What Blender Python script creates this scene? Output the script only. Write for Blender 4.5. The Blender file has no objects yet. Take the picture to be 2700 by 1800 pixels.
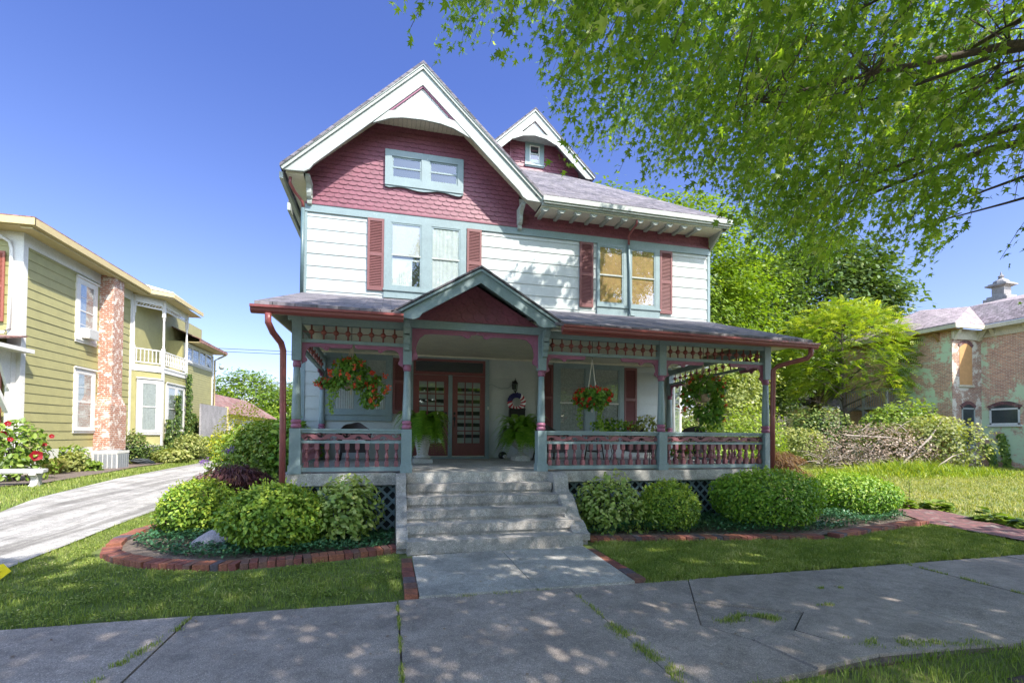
import bpy, math, random
import numpy as np
from mathutils import Vector, Matrix
R=math.radians
rnd=random.Random(7); rng=np.random.default_rng(7)
S=bpy.context.scene; COL=S.collection
# ---------------------------------------------------------------- camera
cam=bpy.data.objects.new("camera",bpy.data.cameras.new("camera")); COL.objects.link(cam)
yaw,pitch,roll=.2344,.0189,-.0086
CAM=Vector((2.2231,-11.8923,.6557))
fw=Vector((math.sin(yaw)*math.cos(pitch),math.cos(yaw)*math.cos(pitch),math.sin(pitch)))
rt=Vector((math.cos(yaw),-math.sin(yaw),0)); up=rt.cross(fw)
rt,up=rt*math.cos(roll)-up*math.sin(roll),up*math.cos(roll)+rt*math.sin(roll)
m=Matrix((rt,up,-fw)).transposed().to_4x4(); m.translation=CAM; cam.matrix_world=m
cam.data.sensor_width=36; cam.data.lens=1231.2178*36/2700
cam.data.shift_x=(1350-1315.168)/2700; cam.data.shift_y=(1118.237-900)/2700
cam.data.clip_end=3000; cam.data.clip_start=.05
S.camera=cam
# ---------------------------------------------------------------- world, sun, exposure
SUN_EL,SUN_AZ=R(48.5),R(147)
W=bpy.data.worlds.new("World"); S.world=W; W.use_nodes=True
nt=W.node_tree; bg=nt.nodes["Background"]; sky=nt.nodes.new("ShaderNodeTexSky")
sky.sky_type='NISHITA'; sky.sun_disc=False; sky.sun_elevation=SUN_EL; sky.sun_rotation=SUN_AZ
sky.altitude=0; sky.air_density=1.0; sky.dust_density=.7; sky.ozone_density=2.5
skm=nt.nodes.new("ShaderNodeMix"); skm.data_type='RGBA'; skm.blend_type='MULTIPLY'; skm.inputs[0].default_value=1
# deeper blue away from the sun, warmer bright haze on the sun's side of the sky
wtc=nt.nodes.new("ShaderNodeTexCoord"); wsp=nt.nodes.new("ShaderNodeSeparateXYZ"); nt.links.new(wtc.outputs['Generated'],wsp.inputs[0])
wmr=nt.nodes.new("ShaderNodeMapRange"); wmr.interpolation_type='SMOOTHSTEP'; nt.links.new(wsp.outputs[1],wmr.inputs[0]); wmr.inputs[1].default_value=-.35; wmr.inputs[2].default_value=.3
wz=nt.nodes.new("ShaderNodeMapRange"); nt.links.new(wsp.outputs[2],wz.inputs[0]); wz.inputs[1].default_value=.0; wz.inputs[2].default_value=.6
wn=nt.nodes.new("ShaderNodeMix"); wn.data_type='RGBA'; wn.inputs[6].default_value=(.56,.50,.56,1); wn.inputs[7].default_value=(.34,.365,.60,1); nt.links.new(wz.outputs[0],wn.inputs[0])
wm=nt.nodes.new("ShaderNodeMix"); wm.data_type='RGBA'; wm.inputs[6].default_value=(1.65,1.52,1.4,1); nt.links.new(wn.outputs[2],wm.inputs[7]); nt.links.new(wmr.outputs[0],wm.inputs[0]); nt.links.new(wm.outputs[2],skm.inputs[7])
nt.links.new(sky.outputs[0],skm.inputs[6]); nt.links.new(skm.outputs[2],bg.inputs[0]); bg.inputs[1].default_value=.15
sl=bpy.data.lights.new("sun",'SUN'); sl.energy=3.1; sl.angle=R(.53); sl.color=(1,.95,.86)
so=bpy.data.objects.new("sun",sl); COL.objects.link(so)
TOSUN=Vector((math.sin(SUN_AZ)*math.cos(SUN_EL),math.cos(SUN_AZ)*math.cos(SUN_EL),math.sin(SUN_EL)))
so.rotation_euler=TOSUN.to_track_quat('Z','Y').to_euler(); so.location=(6,-14,20)
S.view_settings.view_transform='Standard'; S.view_settings.look='None'
S.view_settings.exposure=1.62; S.view_settings.gamma=1
S.render.engine='CYCLES'
S.cycles.max_bounces=8; S.cycles.transparent_max_bounces=8; S.cycles.transmission_bounces=3; S.cycles.diffuse_bounces=6
# ---------------------------------------------------------------- object helpers
def tag(o,label=None,cat=None,group=None,kind=None):
    if label:o['label']=label
    if cat:o['category']=cat
    if group:o['group']=group
    if kind:o['kind']=kind
    return o
def thing(name,label,cat,loc=(0,0,0),rz=0,group=None):
    o=bpy.data.objects.new(name,None); COL.objects.link(o); o.location=loc; o.rotation_euler=(0,0,rz); o.empty_display_size=.2
    return tag(o,label,cat,group)
def link(name,me,mat,parent=None,loc=None):
    o=bpy.data.objects.new(name,me); COL.objects.link(o)
    if mat: me.materials.clear(); me.materials.append(mat)
    if parent: o.parent=parent
    if loc: o.location=loc
    return o
def copy_tree(o,parent=None):
    c=o.copy(); COL.objects.link(c); c.parent=parent
    for ch in list(o.children): copy_tree(ch,c)
    return c
def tangent(n):
    n=Vector(n)
    if abs(n.z)>.97: return Vector((1,0,0)),Vector((0,1,0))
    u=Vector((0,0,1)).cross(n).normalized(); v=n.cross(u).normalized()
    return u,v
class M:
    def __init__(s): s.v=[];s.f=[]
    def add(s,vs,fs):
        b=len(s.v); s.v+= [tuple(p) for p in vs]; s.f+=[tuple(i+b for i in f) for f in fs]; return s
    def box(s,x0,x1,y0,y1,z0,z1):
        if x0>x1:x0,x1=x1,x0
        if y0>y1:y0,y1=y1,y0
        if z0>z1:z0,z1=z1,z0
        return s.add([(x,y,z) for z in (z0,z1) for y in (y0,y1) for x in (x0,x1)],[(0,2,3,1),(4,5,7,6),(0,1,5,4),(1,3,7,5),(3,2,6,7),(2,0,4,6)])
    def bar(s,a,b,w,h,upv=(0,0,1)):
        a=Vector(a);b=Vector(b);d=(b-a).normalized();u=Vector(upv)
        if abs(d.dot(u))>.98:u=Vector((0,1,0))
        r=d.cross(u).normalized();u=r.cross(d)
        c=[p+r*(i*w/2)+u*(j*h/2) for p in (a,b) for (i,j) in ((-1,-1),(1,-1),(1,1),(-1,1))]
        return s.add(c,[(0,3,2,1),(4,5,6,7),(0,1,5,4),(1,2,6,5),(2,3,7,6),(3,0,4,7)])
    def poly(s,pts): return s.add(pts,[tuple(range(len(pts)))])
    def slab(s,pts,vec):
        n=len(pts);vec=Vector(vec);q=[Vector(p)+vec for p in pts]
        return s.add(list(pts)+q,[tuple(range(n-1,-1,-1)),tuple(range(n,2*n))]+[(i,(i+1)%n,n+(i+1)%n,n+i) for i in range(n)])
    def pxz(s,pts,y0,y1): return s.slab([(x,y0,z) for x,z in pts],(0,y1-y0,0))
    def pyz(s,pts,x0,x1): return s.slab([(x0,y,z) for y,z in pts],(x1-x0,0,0))
    def pxy(s,pts,z0,z1): return s.slab([(x,y,z0) for x,y in pts],(0,0,z1-z0))
    def ribbon(s,pts,w,y0,y1):
        # strip of width w(list or const) following 2d xz points
        n=len(pts);L=[];Rr=[]
        for i,(x,z) in enumerate(pts):
            a=pts[max(0,i-1)];b=pts[min(n-1,i+1)];dx,dz=b[0]-a[0],b[1]-a[1];l=math.hypot(dx,dz) or 1
            ww=(w[i] if hasattr(w,'__len__') else w)/2
            L.append((x-dz/l*ww,z+dx/l*ww));Rr.append((x+dz/l*ww,z-dx/l*ww))
        v=[];f=[]
        for i in range(n):
            v+=[(L[i][0],y0,L[i][1]),(Rr[i][0],y0,Rr[i][1]),(Rr[i][0],y1,Rr[i][1]),(L[i][0],y1,L[i][1])]
        for i in range(n-1):
            for k in range(4): f.append((4*i+k,4*i+(k+1)%4,4*i+4+(k+1)%4,4*i+4+k))
        f+=[(3,2,1,0),(4*n-4,4*n-3,4*n-2,4*n-1)]
        return s.add(v,f)
    def tube(s,pts,r,k=8,caps=True):
        pts=[Vector(p) for p in pts];n=len(pts);v=[];f=[]
        for i,p in enumerate(pts):
            d=(pts[min(n-1,i+1)]-pts[max(0,i-1)]).normalized()
            h=Vector((0,0,1)) if abs(d.z)<.9 else Vector((0,1,0))
            a=d.cross(h).normalized();b=d.cross(a)
            rr=r[i] if hasattr(r,'__len__') else r
            v+=[p+(a*math.cos(t)+b*math.sin(t))*rr for t in [2*math.pi*j/k for j in range(k)]]
        for i in range(n-1):
            for j in range(k): f.append((i*k+j,i*k+(j+1)%k,(i+1)*k+(j+1)%k,(i+1)*k+j))
        if caps: f+=[tuple(range(k-1,-1,-1)),tuple((n-1)*k+j for j in range(k))]
        return s.add(v,f)
    def lathe(s,prof,c=(0,0,0),k=14):
        v=[];f=[];n=len(prof)
        for r,z in prof: v+=[(c[0]+r*math.cos(2*math.pi*j/k),c[1]+r*math.sin(2*math.pi*j/k),c[2]+z) for j in range(k)]
        for i in range(n-1):
            for j in range(k): f.append((i*k+j,i*k+(j+1)%k,(i+1)*k+(j+1)%k,(i+1)*k+j))
        f+=[tuple(range(k-1,-1,-1)),tuple((n-1)*k+j for j in range(k))]
        return s.add(v,f)
    def sphere(s,c,r,k=10,sc=(1,1,1)):
        v=[];f=[];h=k//2+1
        for i in range(h+1):
            t=math.pi*i/h
            v+=[(c[0]+r*sc[0]*math.sin(t)*math.cos(2*math.pi*j/k),c[1]+r*sc[1]*math.sin(t)*math.sin(2*math.pi*j/k),c[2]-r*sc[2]*math.cos(t)) for j in range(k)]
        for i in range(h):
            for j in range(k): f.append((i*k+j,i*k+(j+1)%k,(i+1)*k+(j+1)%k,(i+1)*k+j))
        return s.add(v,f)
    def mesh(s,name,smooth=False):
        me=bpy.data.meshes.new(name); me.from_pydata(s.v,[],s.f); me.update()
        uv=me.uv_layers.new(name="UVMap").data
        for p in me.polygons:
            u,w=tangent(p.normal)
            for li in p.loop_indices:
                co=me.vertices[me.loops[li].vertex_index].co; uv[li].uv=(co.dot(u),co.dot(w))
            p.use_smooth=smooth
        return me
    def build(s,name,mat,parent=None,smooth=False,loc=None): return link(name,s.mesh(name,smooth),mat,parent,loc)
def empty_name(): pass
# big meshes straight from numpy: V (n,3), F list of (m,k) index arrays, var per-vertex float
def npmesh(name,V,Fs,mat,parent=None,var=None,smooth=False):
    me=bpy.data.meshes.new(name); V=np.asarray(V,dtype=np.float32)
    me.vertices.add(len(V)); me.vertices.foreach_set('co',V.ravel())
    loops=np.concatenate([f.ravel() for f in Fs]).astype(np.int32)
    cnt=np.concatenate([np.full(len(f),f.shape[1]) for f in Fs]).astype(np.int32)
    me.loops.add(len(loops)); me.loops.foreach_set('vertex_index',loops)
    st=np.concatenate([[0],np.cumsum(cnt)[:-1]]).astype(np.int32)
    me.polygons.add(len(cnt)); me.polygons.foreach_set('loop_start',st)
    try: me.polygons.foreach_set('loop_total',cnt)
    except Exception: pass
    if var is not None:
        a=me.attributes.new('var','FLOAT','POINT'); a.data.foreach_set('value',np.asarray(var,dtype=np.float32))
    me.update(calc_edges=True); me.validate()
    if smooth: me.polygons.foreach_set('use_smooth',np.ones(len(cnt),dtype=bool))
    return link(name,me,mat,parent)
def unit(a): return a/np.maximum(np.linalg.norm(a,axis=1,keepdims=True),1e-9)
# leaf templates: (verts in leaf frame x=along, y=across, z=normal ; faces)
T_RHOMB=(np.array([(0,0,0),(.45,.3,.03),(1,0,-.05),(.45,-.3,.03)]),[np.array([[0,1,2,3]])])
T_OVAL=(np.array([(0,0,0),(.3,.27,.05),(.7,.24,.04),(1,0,-.08),(.7,-.24,.04),(.3,-.27,.05),(.5,0,-.04)]),[np.array([[0,1,6],[1,2,6],[2,3,6],[3,4,6],[4,5,6],[5,0,6]])])
T_BLADE=(np.array([(0,.045,0),(0,-.045,0),(.55,-.035,.0),(.55,.035,.0),(1,0,-.12)]),[np.array([[0,1,2,3]]),np.array([[3,2,4]])])
def _maple():
    tips=[(0,-.06),(.10,-.52),(.22,-.18),(.62,-.46),(.5,-.12),(1.05,0),(.5,.12),(.62,.46),(.22,.18),(.10,.52),(0,.06)]
    v=[(x,y,-.10*(x*x+2*y*y)) for x,y in tips]+[(.28,0,.02)]
    n=len(tips)
    return np.array(v),[np.array([[i,(i+1)%n,n] for i in range(n)])]
T_MAPLE=_maple()
def leaves(pos,along,norm,size,T,var,wid=1.):
    """place template T at pos with x axis along, z axis ~norm"""
    tv,tf=T; N=len(pos); x=unit(along); y=unit(np.cross(norm,x)); z=np.cross(x,y)
    s=np.asarray(size).reshape(-1,1,1) if np.ndim(size) else size
    V=pos[:,None,:]+s*(tv[None,:,0:1]*x[:,None,:]+wid*tv[None,:,1:2]*y[:,None,:]+tv[None,:,2:3]*z[:,None,:])
    k=len(tv); off=(np.arange(N)*k)
    Fs=[(f[None,:,:]+off[:,None,None]).reshape(-1,f.shape[1]) for f in tf]
    return V.reshape(-1,3),Fs,np.repeat(var,k)
def join(parts):
    Vs=[];G={};vr=[];o=0
    for V,Fs,va in parts:
        for f in Fs: G.setdefault(f.shape[1],[]).append(f+o)
        Vs.append(V);vr.append(va);o+=len(V)
    return np.concatenate(Vs),[np.concatenate(g) for g in G.values()],np.concatenate(vr)
def rdir(n): return unit(rng.normal(size=(n,3)))
# ---------------------------------------------------------------- materials
def newmat(name):
    m=bpy.data.materials.new(name); m.use_nodes=True; nt=m.node_tree; return m,nt,nt.nodes["Principled BSDF"],nt.nodes["Material Output"]
def N(nt,t,**k):
    n=nt.nodes.new(t)
    for a,b in k.items(): setattr(n,a,b)
    return n
def ramp(nt,src,stops):
    r=N(nt,"ShaderNodeValToRGB"); e=r.color_ramp.elements
    while len(e)<len(stops): e.new(.5)
    for i,(p,c) in enumerate(stops): e[i].position=p; e[i].color=(*c,1)
    nt.links.new(src,r.inputs[0]); return r.outputs[0]
def noise(nt,scale,detail=4,co=None,rough=.6,dist=0):
    n=N(nt,"ShaderNodeTexNoise"); n.inputs['Scale'].default_value=scale; n.inputs['Detail'].default_value=detail; n.inputs['Roughness'].default_value=rough; n.inputs['Distortion'].default_value=dist
    if co: nt.links.new(co,n.inputs['Vector'])
    return n.outputs['Fac']
def tc(nt,o='Object'): return N(nt,"ShaderNodeTexCoord").outputs[o]
def mixc(nt,f,a,b,mode='MIX'):
    n=N(nt,"ShaderNodeMix",data_type='RGBA',blend_type=mode)
    for s,v in ((n.inputs[0],f),(n.inputs[6],a),(n.inputs[7],b)):
        if isinstance(v,(int,float)): s.default_value=v
        elif isinstance(v,tuple): s.default_value=(*v,1) if len(v)==3 else v
        else: nt.links.new(v,s)
    return n.outputs[2]
def bump(nt,b,h,st=.3,d=.01):
    n=N(nt,"ShaderNodeBump"); n.inputs['Strength'].default_value=st; n.inputs['Distance'].default_value=d
    nt.links.new(h,n.inputs['Height']); nt.links.new(n.outputs[0],b.inputs['Normal']); return n
def dk(c,k): return tuple(x*k for x in c)
def paint(name,c,rough=.5,var=.12,wear=None,scale=3.,bs=.15,grime=.15):
    m,nt,b,o=newmat(name); co=tc(nt)
    n=noise(nt,scale,6,co); col=ramp(nt,n,[(.3,dk(c,1-var)),(.7,dk(c,1+var*.6))])
    n2=noise(nt,scale*9,5,co,.7)
    g=ramp(nt,n2,[(.38,(1-grime,)*3),(.6,(1,1,1))]); col=mixc(nt,1.,col,g,'MULTIPLY')
    if wear:
        n3=noise(nt,scale*5,8,co,.75,.4); f=ramp(nt,n3,[(.64,(0,0,0)),(.68,(1,1,1))]); col=mixc(nt,f,col,wear)
    nt.links.new(col,b.inputs['Base Color']); b.inputs['Roughness'].default_value=rough
    bump(nt,b,n2,bs,.004); return m
def flat(name,c,rough=.6,metal=0.):
    m,nt,b,o=newmat(name); co=tc(nt); n=noise(nt,14,4,co)
    nt.links.new(ramp(nt,n,[(.3,dk(c,.85)),(.7,dk(c,1.12))]),b.inputs['Base Color']); b.inputs['Roughness'].default_value=rough; b.inputs['Metallic'].default_value=metal
    return m
def leafmat(name,stops,trans=.35,rough=.45,tk=(1.25,1.3,.5)):
    m,nt,b,o=newmat(name); a=N(nt,"ShaderNodeAttribute",attribute_name='var')
    col=ramp(nt,a.outputs['Fac'],stops)
    nt.links.new(col,b.inputs['Base Color']); b.inputs['Roughness'].default_value=rough
    b.inputs['Specular IOR Level'].default_value=.35
    t=N(nt,"ShaderNodeBsdfTranslucent"); nt.links.new(mixc(nt,1.,col,tk,'MULTIPLY'),t.inputs[0])
    mx=N(nt,"ShaderNodeMixShader"); mx.inputs[0].default_value=trans
    nt.links.new(b.outputs[0],mx.inputs[1]); nt.links.new(t.outputs[0],mx.inputs[2]); nt.links.new(mx.outputs[0],o.inputs[0]); return m
def brickmat(name,c1,c2,mort,bw=.21,bh=.075,msz=.012,paintc=None,plo=.5,pscale=1.5,squash=1):
    m,nt,b,o=newmat(name); uv=tc(nt,'UV'); oc=tc(nt)
    br=N(nt,"ShaderNodeTexBrick"); nt.links.new(uv,br.inputs['Vector'])
    br.inputs['Color1'].default_value=(*c1,1);br.inputs['Color2'].default_value=(*c2,1);br.inputs['Mortar'].default_value=(*mort,1)
    br.inputs['Scale'].default_value=1;br.inputs['Brick Width'].default_value=bw;br.inputs['Row Height'].default_value=bh;br.inputs['Mortar Size'].default_value=msz;br.inputs['Mortar Smooth'].default_value=.3
    col=br.outputs['Color']
    n=noise(nt,9,6,oc,.7); col=mixc(nt,1.,col,ramp(nt,n,[(.3,(.7,.7,.7)),(.7,(1.15,1.15,1.15))]),'MULTIPLY')
    if paintc:
        n2=noise(nt,pscale,9,oc,.75,.3); f=ramp(nt,n2,[(plo,(0,0,0)),(plo+.05,(1,1,1))]); col=mixc(nt,f,col,paintc)
    nt.links.new(col,b.inputs['Base Color']); b.inputs['Roughness'].default_value=.85
    inv=N(nt,"ShaderNodeMath",operation='SUBTRACT'); inv.inputs[0].default_value=1; nt.links.new(br.outputs['Fac'],inv.inputs[1])
    bump(nt,b,inv.outputs[0],.35,.008); return m
def shinglemat(name,c1,c2,bw=.3,bh=.14,moss=(.3,.27,.25)):
    m,nt,b,o=newmat(name); uv=tc(nt,'UV'); oc=tc(nt)
    br=N(nt,"ShaderNodeTexBrick"); nt.links.new(uv,br.inputs['Vector'])
    br.inputs['Color1'].default_value=(*c1,1);br.inputs['Color2'].default_value=(*c2,1);br.inputs['Mortar'].default_value=(*dk(c1,.35),1)
    br.inputs['Scale'].default_value=1;br.inputs['Brick Width'].default_value=bw;br.inputs['Row Height'].default_value=bh;br.inputs['Mortar Size'].default_value=.008;br.inputs['Mortar Smooth'].default_value=.2; br.inputs['Bias'].default_value=-.1
    br2=N(nt,"ShaderNodeTexBrick"); nt.links.new(uv,br2.inputs['Vector'])
    br2.inputs['Color1'].default_value=(.65,.65,.65,1);br2.inputs['Color2'].default_value=(1.25,1.2,1.25,1);br2.inputs['Mortar'].default_value=(1,1,1,1)
    br2.inputs['Scale'].default_value=1;br2.inputs['Brick Width'].default_value=bw*.37;br2.inputs['Row Height'].default_value=bh;br2.inputs['Mortar Size'].default_value=0
    col=mixc(nt,1.,br.outputs['Color'],br2.outputs['Color'],'MULTIPLY')
    n=noise(nt,60,3,oc,.8); col=mixc(nt,1.,col,ramp(nt,n,[(.3,(.75,.75,.75)),(.7,(1.2,1.2,1.2))]),'MULTIPLY')
    n=noise(nt,1.2,5,oc,.6); col=mixc(nt,ramp(nt,n,[(.45,(0,0,0)),(.75,(.6,.6,.6))]),col,moss)
    nt.links.new(col,b.inputs['Base Color']); b.inputs['Roughness'].default_value=.9
    # saw-tooth height per course
    sp=N(nt,"ShaderNodeSeparateXYZ"); nt.links.new(uv,sp.inputs[0]); d=N(nt,"ShaderNodeMath",operation='DIVIDE'); nt.links.new(sp.outputs[1],d.inputs[0]); d.inputs[1].default_value=bh
    fr=N(nt,"ShaderNodeMath",operation='FRACT'); nt.links.new(d.outputs[0],fr.inputs[0]); iv=N(nt,"ShaderNodeMath",operation='SUBTRACT'); iv.inputs[0].default_value=1; nt.links.new(fr.outputs[0],iv.inputs[1])
    ad=N(nt,"ShaderNodeMath",operation='MULTIPLY_ADD'); nt.links.new(br2.outputs['Color'],ad.inputs[0]); ad.inputs[1].default_value=.5; nt.links.new(iv.outputs[0],ad.inputs[2])
    bump(nt,b,ad.outputs[0],.8,.012); return m
def glassmat(name,tint=(.02,.025,.03),mixv=.5):
    m,nt,b,o=newmat(name); nt.nodes.remove(b)
    g=N(nt,"ShaderNodeBsdfGlossy"); g.inputs['Roughness'].default_value=.02; g.inputs[0].default_value=(.9,.95,1,1)
    t=N(nt,"ShaderNodeBsdfTransparent"); t.inputs[0].default_value=(.86,.9,.9,1)
    fr=N(nt,"ShaderNodeLayerWeight"); fr.inputs[0].default_value=.25
    mr=N(nt,"ShaderNodeMapRange"); nt.links.new(fr.outputs['Facing'],mr.inputs[0]); mr.inputs[3].default_value=mixv*.2; mr.inputs[4].default_value=.9
    oc=tc(nt); n=noise(nt,2.2,2,oc); bp=N(nt,"ShaderNodeBump"); bp.inputs['Strength'].default_value=.02; bp.inputs['Distance'].default_value=.02; nt.links.new(n,bp.inputs['Height']); nt.links.new(bp.outputs[0],g.inputs['Normal'])
    mx=N(nt,"ShaderNodeMixShader"); nt.links.new(mr.outputs[0],mx.inputs[0]); nt.links.new(t.outputs[0],mx.inputs[1]); nt.links.new(g.outputs[0],mx.inputs[2]); nt.links.new(mx.outputs[0],o.inputs[0]); return m
def concretemat(name,c,speck=.25,stain=(.12,.12,.12),sc=1.,crack=0.):
    m,nt,b,o=newmat(name); co=tc(nt)
    n=noise(nt,1.3*sc,7,co,.65); col=ramp(nt,n,[(.25,dk(c,.58)),(.5,c),(.75,dk(c,1.3))]); nb=noise(nt,7*sc,6,co,.8,1.); col=mixc(nt,1.,col,ramp(nt,nb,[(.35,(.72,.71,.70)),(.55,(1,1,1)),(.7,(1.12,1.1,1.08))]),'MULTIPLY')
    n2=noise(nt,110,2,co,.9); col=mixc(nt,1.,col,ramp(nt,n2,[(.30,(.35,.35,.37)),(.45,(.92,.92,.92)),(.60,(1.05,1.05,1.05)),(.68,(2.4,2.35,2.3))]),'MULTIPLY')
    n3=noise(nt,4,8,co,.75,.6); col=mixc(nt,ramp(nt,n3,[(.52,(0,0,0)),(.72,(speck,)*3)]),col,stain)
    v=N(nt,"ShaderNodeTexVoronoi",feature='DISTANCE_TO_EDGE'); v.inputs['Scale'].default_value=.35; 
    nz=N(nt,"ShaderNodeTexNoise"); nz.inputs['Scale'].default_value=1.5; nz.inputs['Detail'].default_value=6; nt.links.new(co,nz.inputs[0])
    av=mixc(nt,.22,co,nz.outputs['Color'],'ADD'); nt.links.new(av,v.inputs['Vector'])
    col=mixc(nt,ramp(nt,v.outputs['Distance'],[(0,(crack,)*3),(.006,(0,0,0))]),col,dk(c,.3))
    nt.links.new(col,b.inputs['Base Color']); b.inputs['Roughness'].default_value=.88
    bump(nt,b,n2,.5,.004); return m
TEAL=(.21,.28,.295); WHITE=(.60,.655,.645); BURG=(.22,.065,.095)
mt={}
mt['siding']=paint('siding paint',(.45,.49,.48),.45,.05,grime=.08)
mt['teal']=paint('teal trim paint',TEAL,.45,.1,wear=(.5,.52,.5),grime=.12)
mt['grey_green']=paint('pale grey rake paint',(.38,.41,.38),.5,.12,wear=(.2,.19,.17),grime=.25)
mt['tealdark']=paint('downspout teal',(.10,.16,.18),.4)
mt['cream']=paint('cream soffit',(.66,.62,.50),.55,.1)
mt['white']=paint('white board paint',(.6,.6,.57),.5,.06,grime=.1)
mt['burg']=paint('burgundy shingle paint',BURG,.5,.18,grime=.3)
mt['purple']=paint('purple bracket paint',(.30,.105,.18),.5,.1)
mt['mauve']=paint('mauve scroll paint',(.23,.085,.10),.5,.12)
mt['ball']=paint('brick red spindle paint',(.23,.06,.05),.4,.1)
mt['gutter']=paint('burgundy gutter paint',(.24,.065,.065),.35,.12,wear=(.35,.3,.26))
mt['shutter']=paint('red brown shutter paint',(.18,.065,.065),.5,.1)
mt['door']=paint('burgundy door paint',(.20,.06,.058),.35,.1)
mt['lattice']=paint('lattice blue grey',(.17,.24,.27),.6,.15)
mt['dark']=flat('painted shade',(.012,.013,.018),.8)  # near-black colour standing in for shade behind glass and lattice
mt['iron']=flat('black iron',(.02,.02,.022),.4,.3)
mt['roof']=shinglemat('house roof shingles',(.10,.095,.11),(.20,.185,.20),moss=(.22,.20,.20))
mt['roofedge']=flat('roof edge dark',(.05,.045,.045),.9)
mt['glass']=glassmat('window glass')
mt['curtain']=paint('white curtain',(.66,.67,.66),.9,.12,scale=8)
mt['lace']=paint('grey lace',(.55,.56,.53),.9,.3,scale=22,grime=.5)
mt['blind']=paint('roller blind',(.50,.47,.42),.8,.05)
mt['bamboo']=paint('wood slat blind',(.52,.30,.10),.6,.25,scale=9,grime=.4)
mt['concrete']=concretemat('porch concrete',(.42,.40,.37),.4,(.13,.125,.12))
mt['steps']=concretemat('step stone',(.33,.31,.29),.55,(.11,.11,.115),2)
mt['walk']=concretemat('sidewalk concrete',(.30,.255,.225),.35,(.10,.097,.105),1)
mt['path']=concretemat('path concrete',(.33,.315,.29),.3,(.15,.15,.15),1)
mt['wicker']=paint('dark wicker',(.022,.012,.012),.5,.3,scale=30,bs=.6)
# ================================================================ THE MAIN HOUSE
HOUSE=thing('victorian_house','two storey pale clapboard Victorian house with burgundy gable and teal porch trim','house',(0,0,0))
def clap(mb,x0,x1,z0,z1,e=.297,y=0,pr=.018,jit=.004):
    z=z0;i=0
    while z<z1-.01:
        t=min(z+e,z1); a=y-pr-rnd.random()*jit
        x=x0
        while x<x1-.01:
            L=min(x1-x,rnd.uniform(1.1,3.4)); L=x1-x if x1-x-L<.4 else L; a=y-pr-rnd.random()*jit
            mb.slab([(x,a,z),(x,y-.004,t+.004),(x,y+.004,t+.004),(x,y+.004,z)],(L-(.0035 if x+L<x1 else 0),0,0)); x+=L
        z=t;i+=1
    return mb
def clip(poly,reg):
    out=poly;n=len(reg)
    for i in range(n):
        a,b=reg[i],reg[(i+1)%n];inp=out;out=[]
        if not inp:return []
        f=lambda p:(b[0]-a[0])*(p[1]-a[1])-(b[1]-a[1])*(p[0]-a[0])
        for j in range(len(inp)):
            p,q=inp[j-1],inp[j];fp,fq=f(p),f(q)
            if (fp>=0)!=(fq>=0):
                t=fp/(fp-fq);out.append((p[0]+t*(q[0]-p[0]),p[1]+t*(q[1]-p[1])))
            if fq>=0:out.append(q)
    return out
def fish(mb,reg,e=.115,w=.21,y=0,pr=.02,hexa=False):
    xs=[p[0] for p in reg];zs=[p[1] for p in reg];z=min(zs);row=0
    while z<max(zs):
        x=min(xs)-w+(w/2 if row%2 else 0)
        while x<max(xs):
            c=.04 if not hexa else .06; d=.028 if not hexa else .05
            dz=rnd.uniform(-.004,.004)
            p=[(x+c,z+dz),(x+w-c,z+dz),(x+w-.004,z+d+dz),(x+w-.004,z+e*1.3),(x+.004,z+e*1.3),(x+.004,z+d+dz)]
            p=clip(p,reg)
            if len(p)>2:
                k=pr+rnd.uniform(0,.006)
                f=[(q[0],y-(k-(q[1]-z)/(e*1.3)*k*.85),q[1]) for q in p]; n=len(f); g=[(q[0],q[1]+.012,q[2]) for q in f]
                mb.add(f+g,[tuple(range(n))]+[(i,n+i,n+(i+1)%n,(i+1)%n) for i in range(n)])
            x+=w
        z+=e;row+=1
    return mb
# ---- walls
w=M(); w.box(.27,11.39,.0,11,2.62,6.9)
w.slab([(.27,0,-1),(10.05,0,-1),(11.39,1.34,-1),(11.39,11,-1),(.27,11,-1)][::-1],(0,0,3.62))
clap(w,.27,11.39,3.75,5.94); clap(w,.27,10.05,.02,2.62)
m2=M(); clap(m2,0,11,2.62,5.94); clap(m2,0,11,-.4,2.62)
w.add([(.27+v[1],v[0],v[2]) for v in m2.v],[f[::-1] for f in m2.f])          # left flank boards
w.build('wall',mt['siding'],HOUSE)
t=M()
t.box(.24,11.42,-.045,0,5.93,6.12); t.box(.20,.30,-.03,.1,3.8,5.93); t.box(11.33,11.42,-.03,.08,3.6,5.93); t.box(.2,.3,-.03,.1,0,2.6)
t.box(10.0,10.12,-.05,.0,0,2.62)
t.build('corner_trim',mt['teal'],HOUSE)
g=M(); g.pxz([(.28,6.12),(5.56,6.12),(5.56,7.0),(4.2,8.4),(1.75,8.4),(.28,7.0)],-.004,.3)
fish(g,[(.27,6.12),(5.58,6.12),(5.56,7.05),(4.22,8.33),(1.75,8.33),(.35,7.0),(.27,6.9)])
g.box(.24,5.6,-.06,0,6.11,6.15)
g.build('gable_wall',mt['burg'],HOUSE)
g=M(); g.box(5.6,11.38,-.004,.05,6.12,6.8); fish(g,[(5.59,6.13),(11.39,6.13),(11.39,6.66),(5.59,6.66)],w=.2); g.box(5.6,11.4,-.055,0,6.115,6.145)
g.build('eave_band',mt['burg'],HOUSE)
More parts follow.
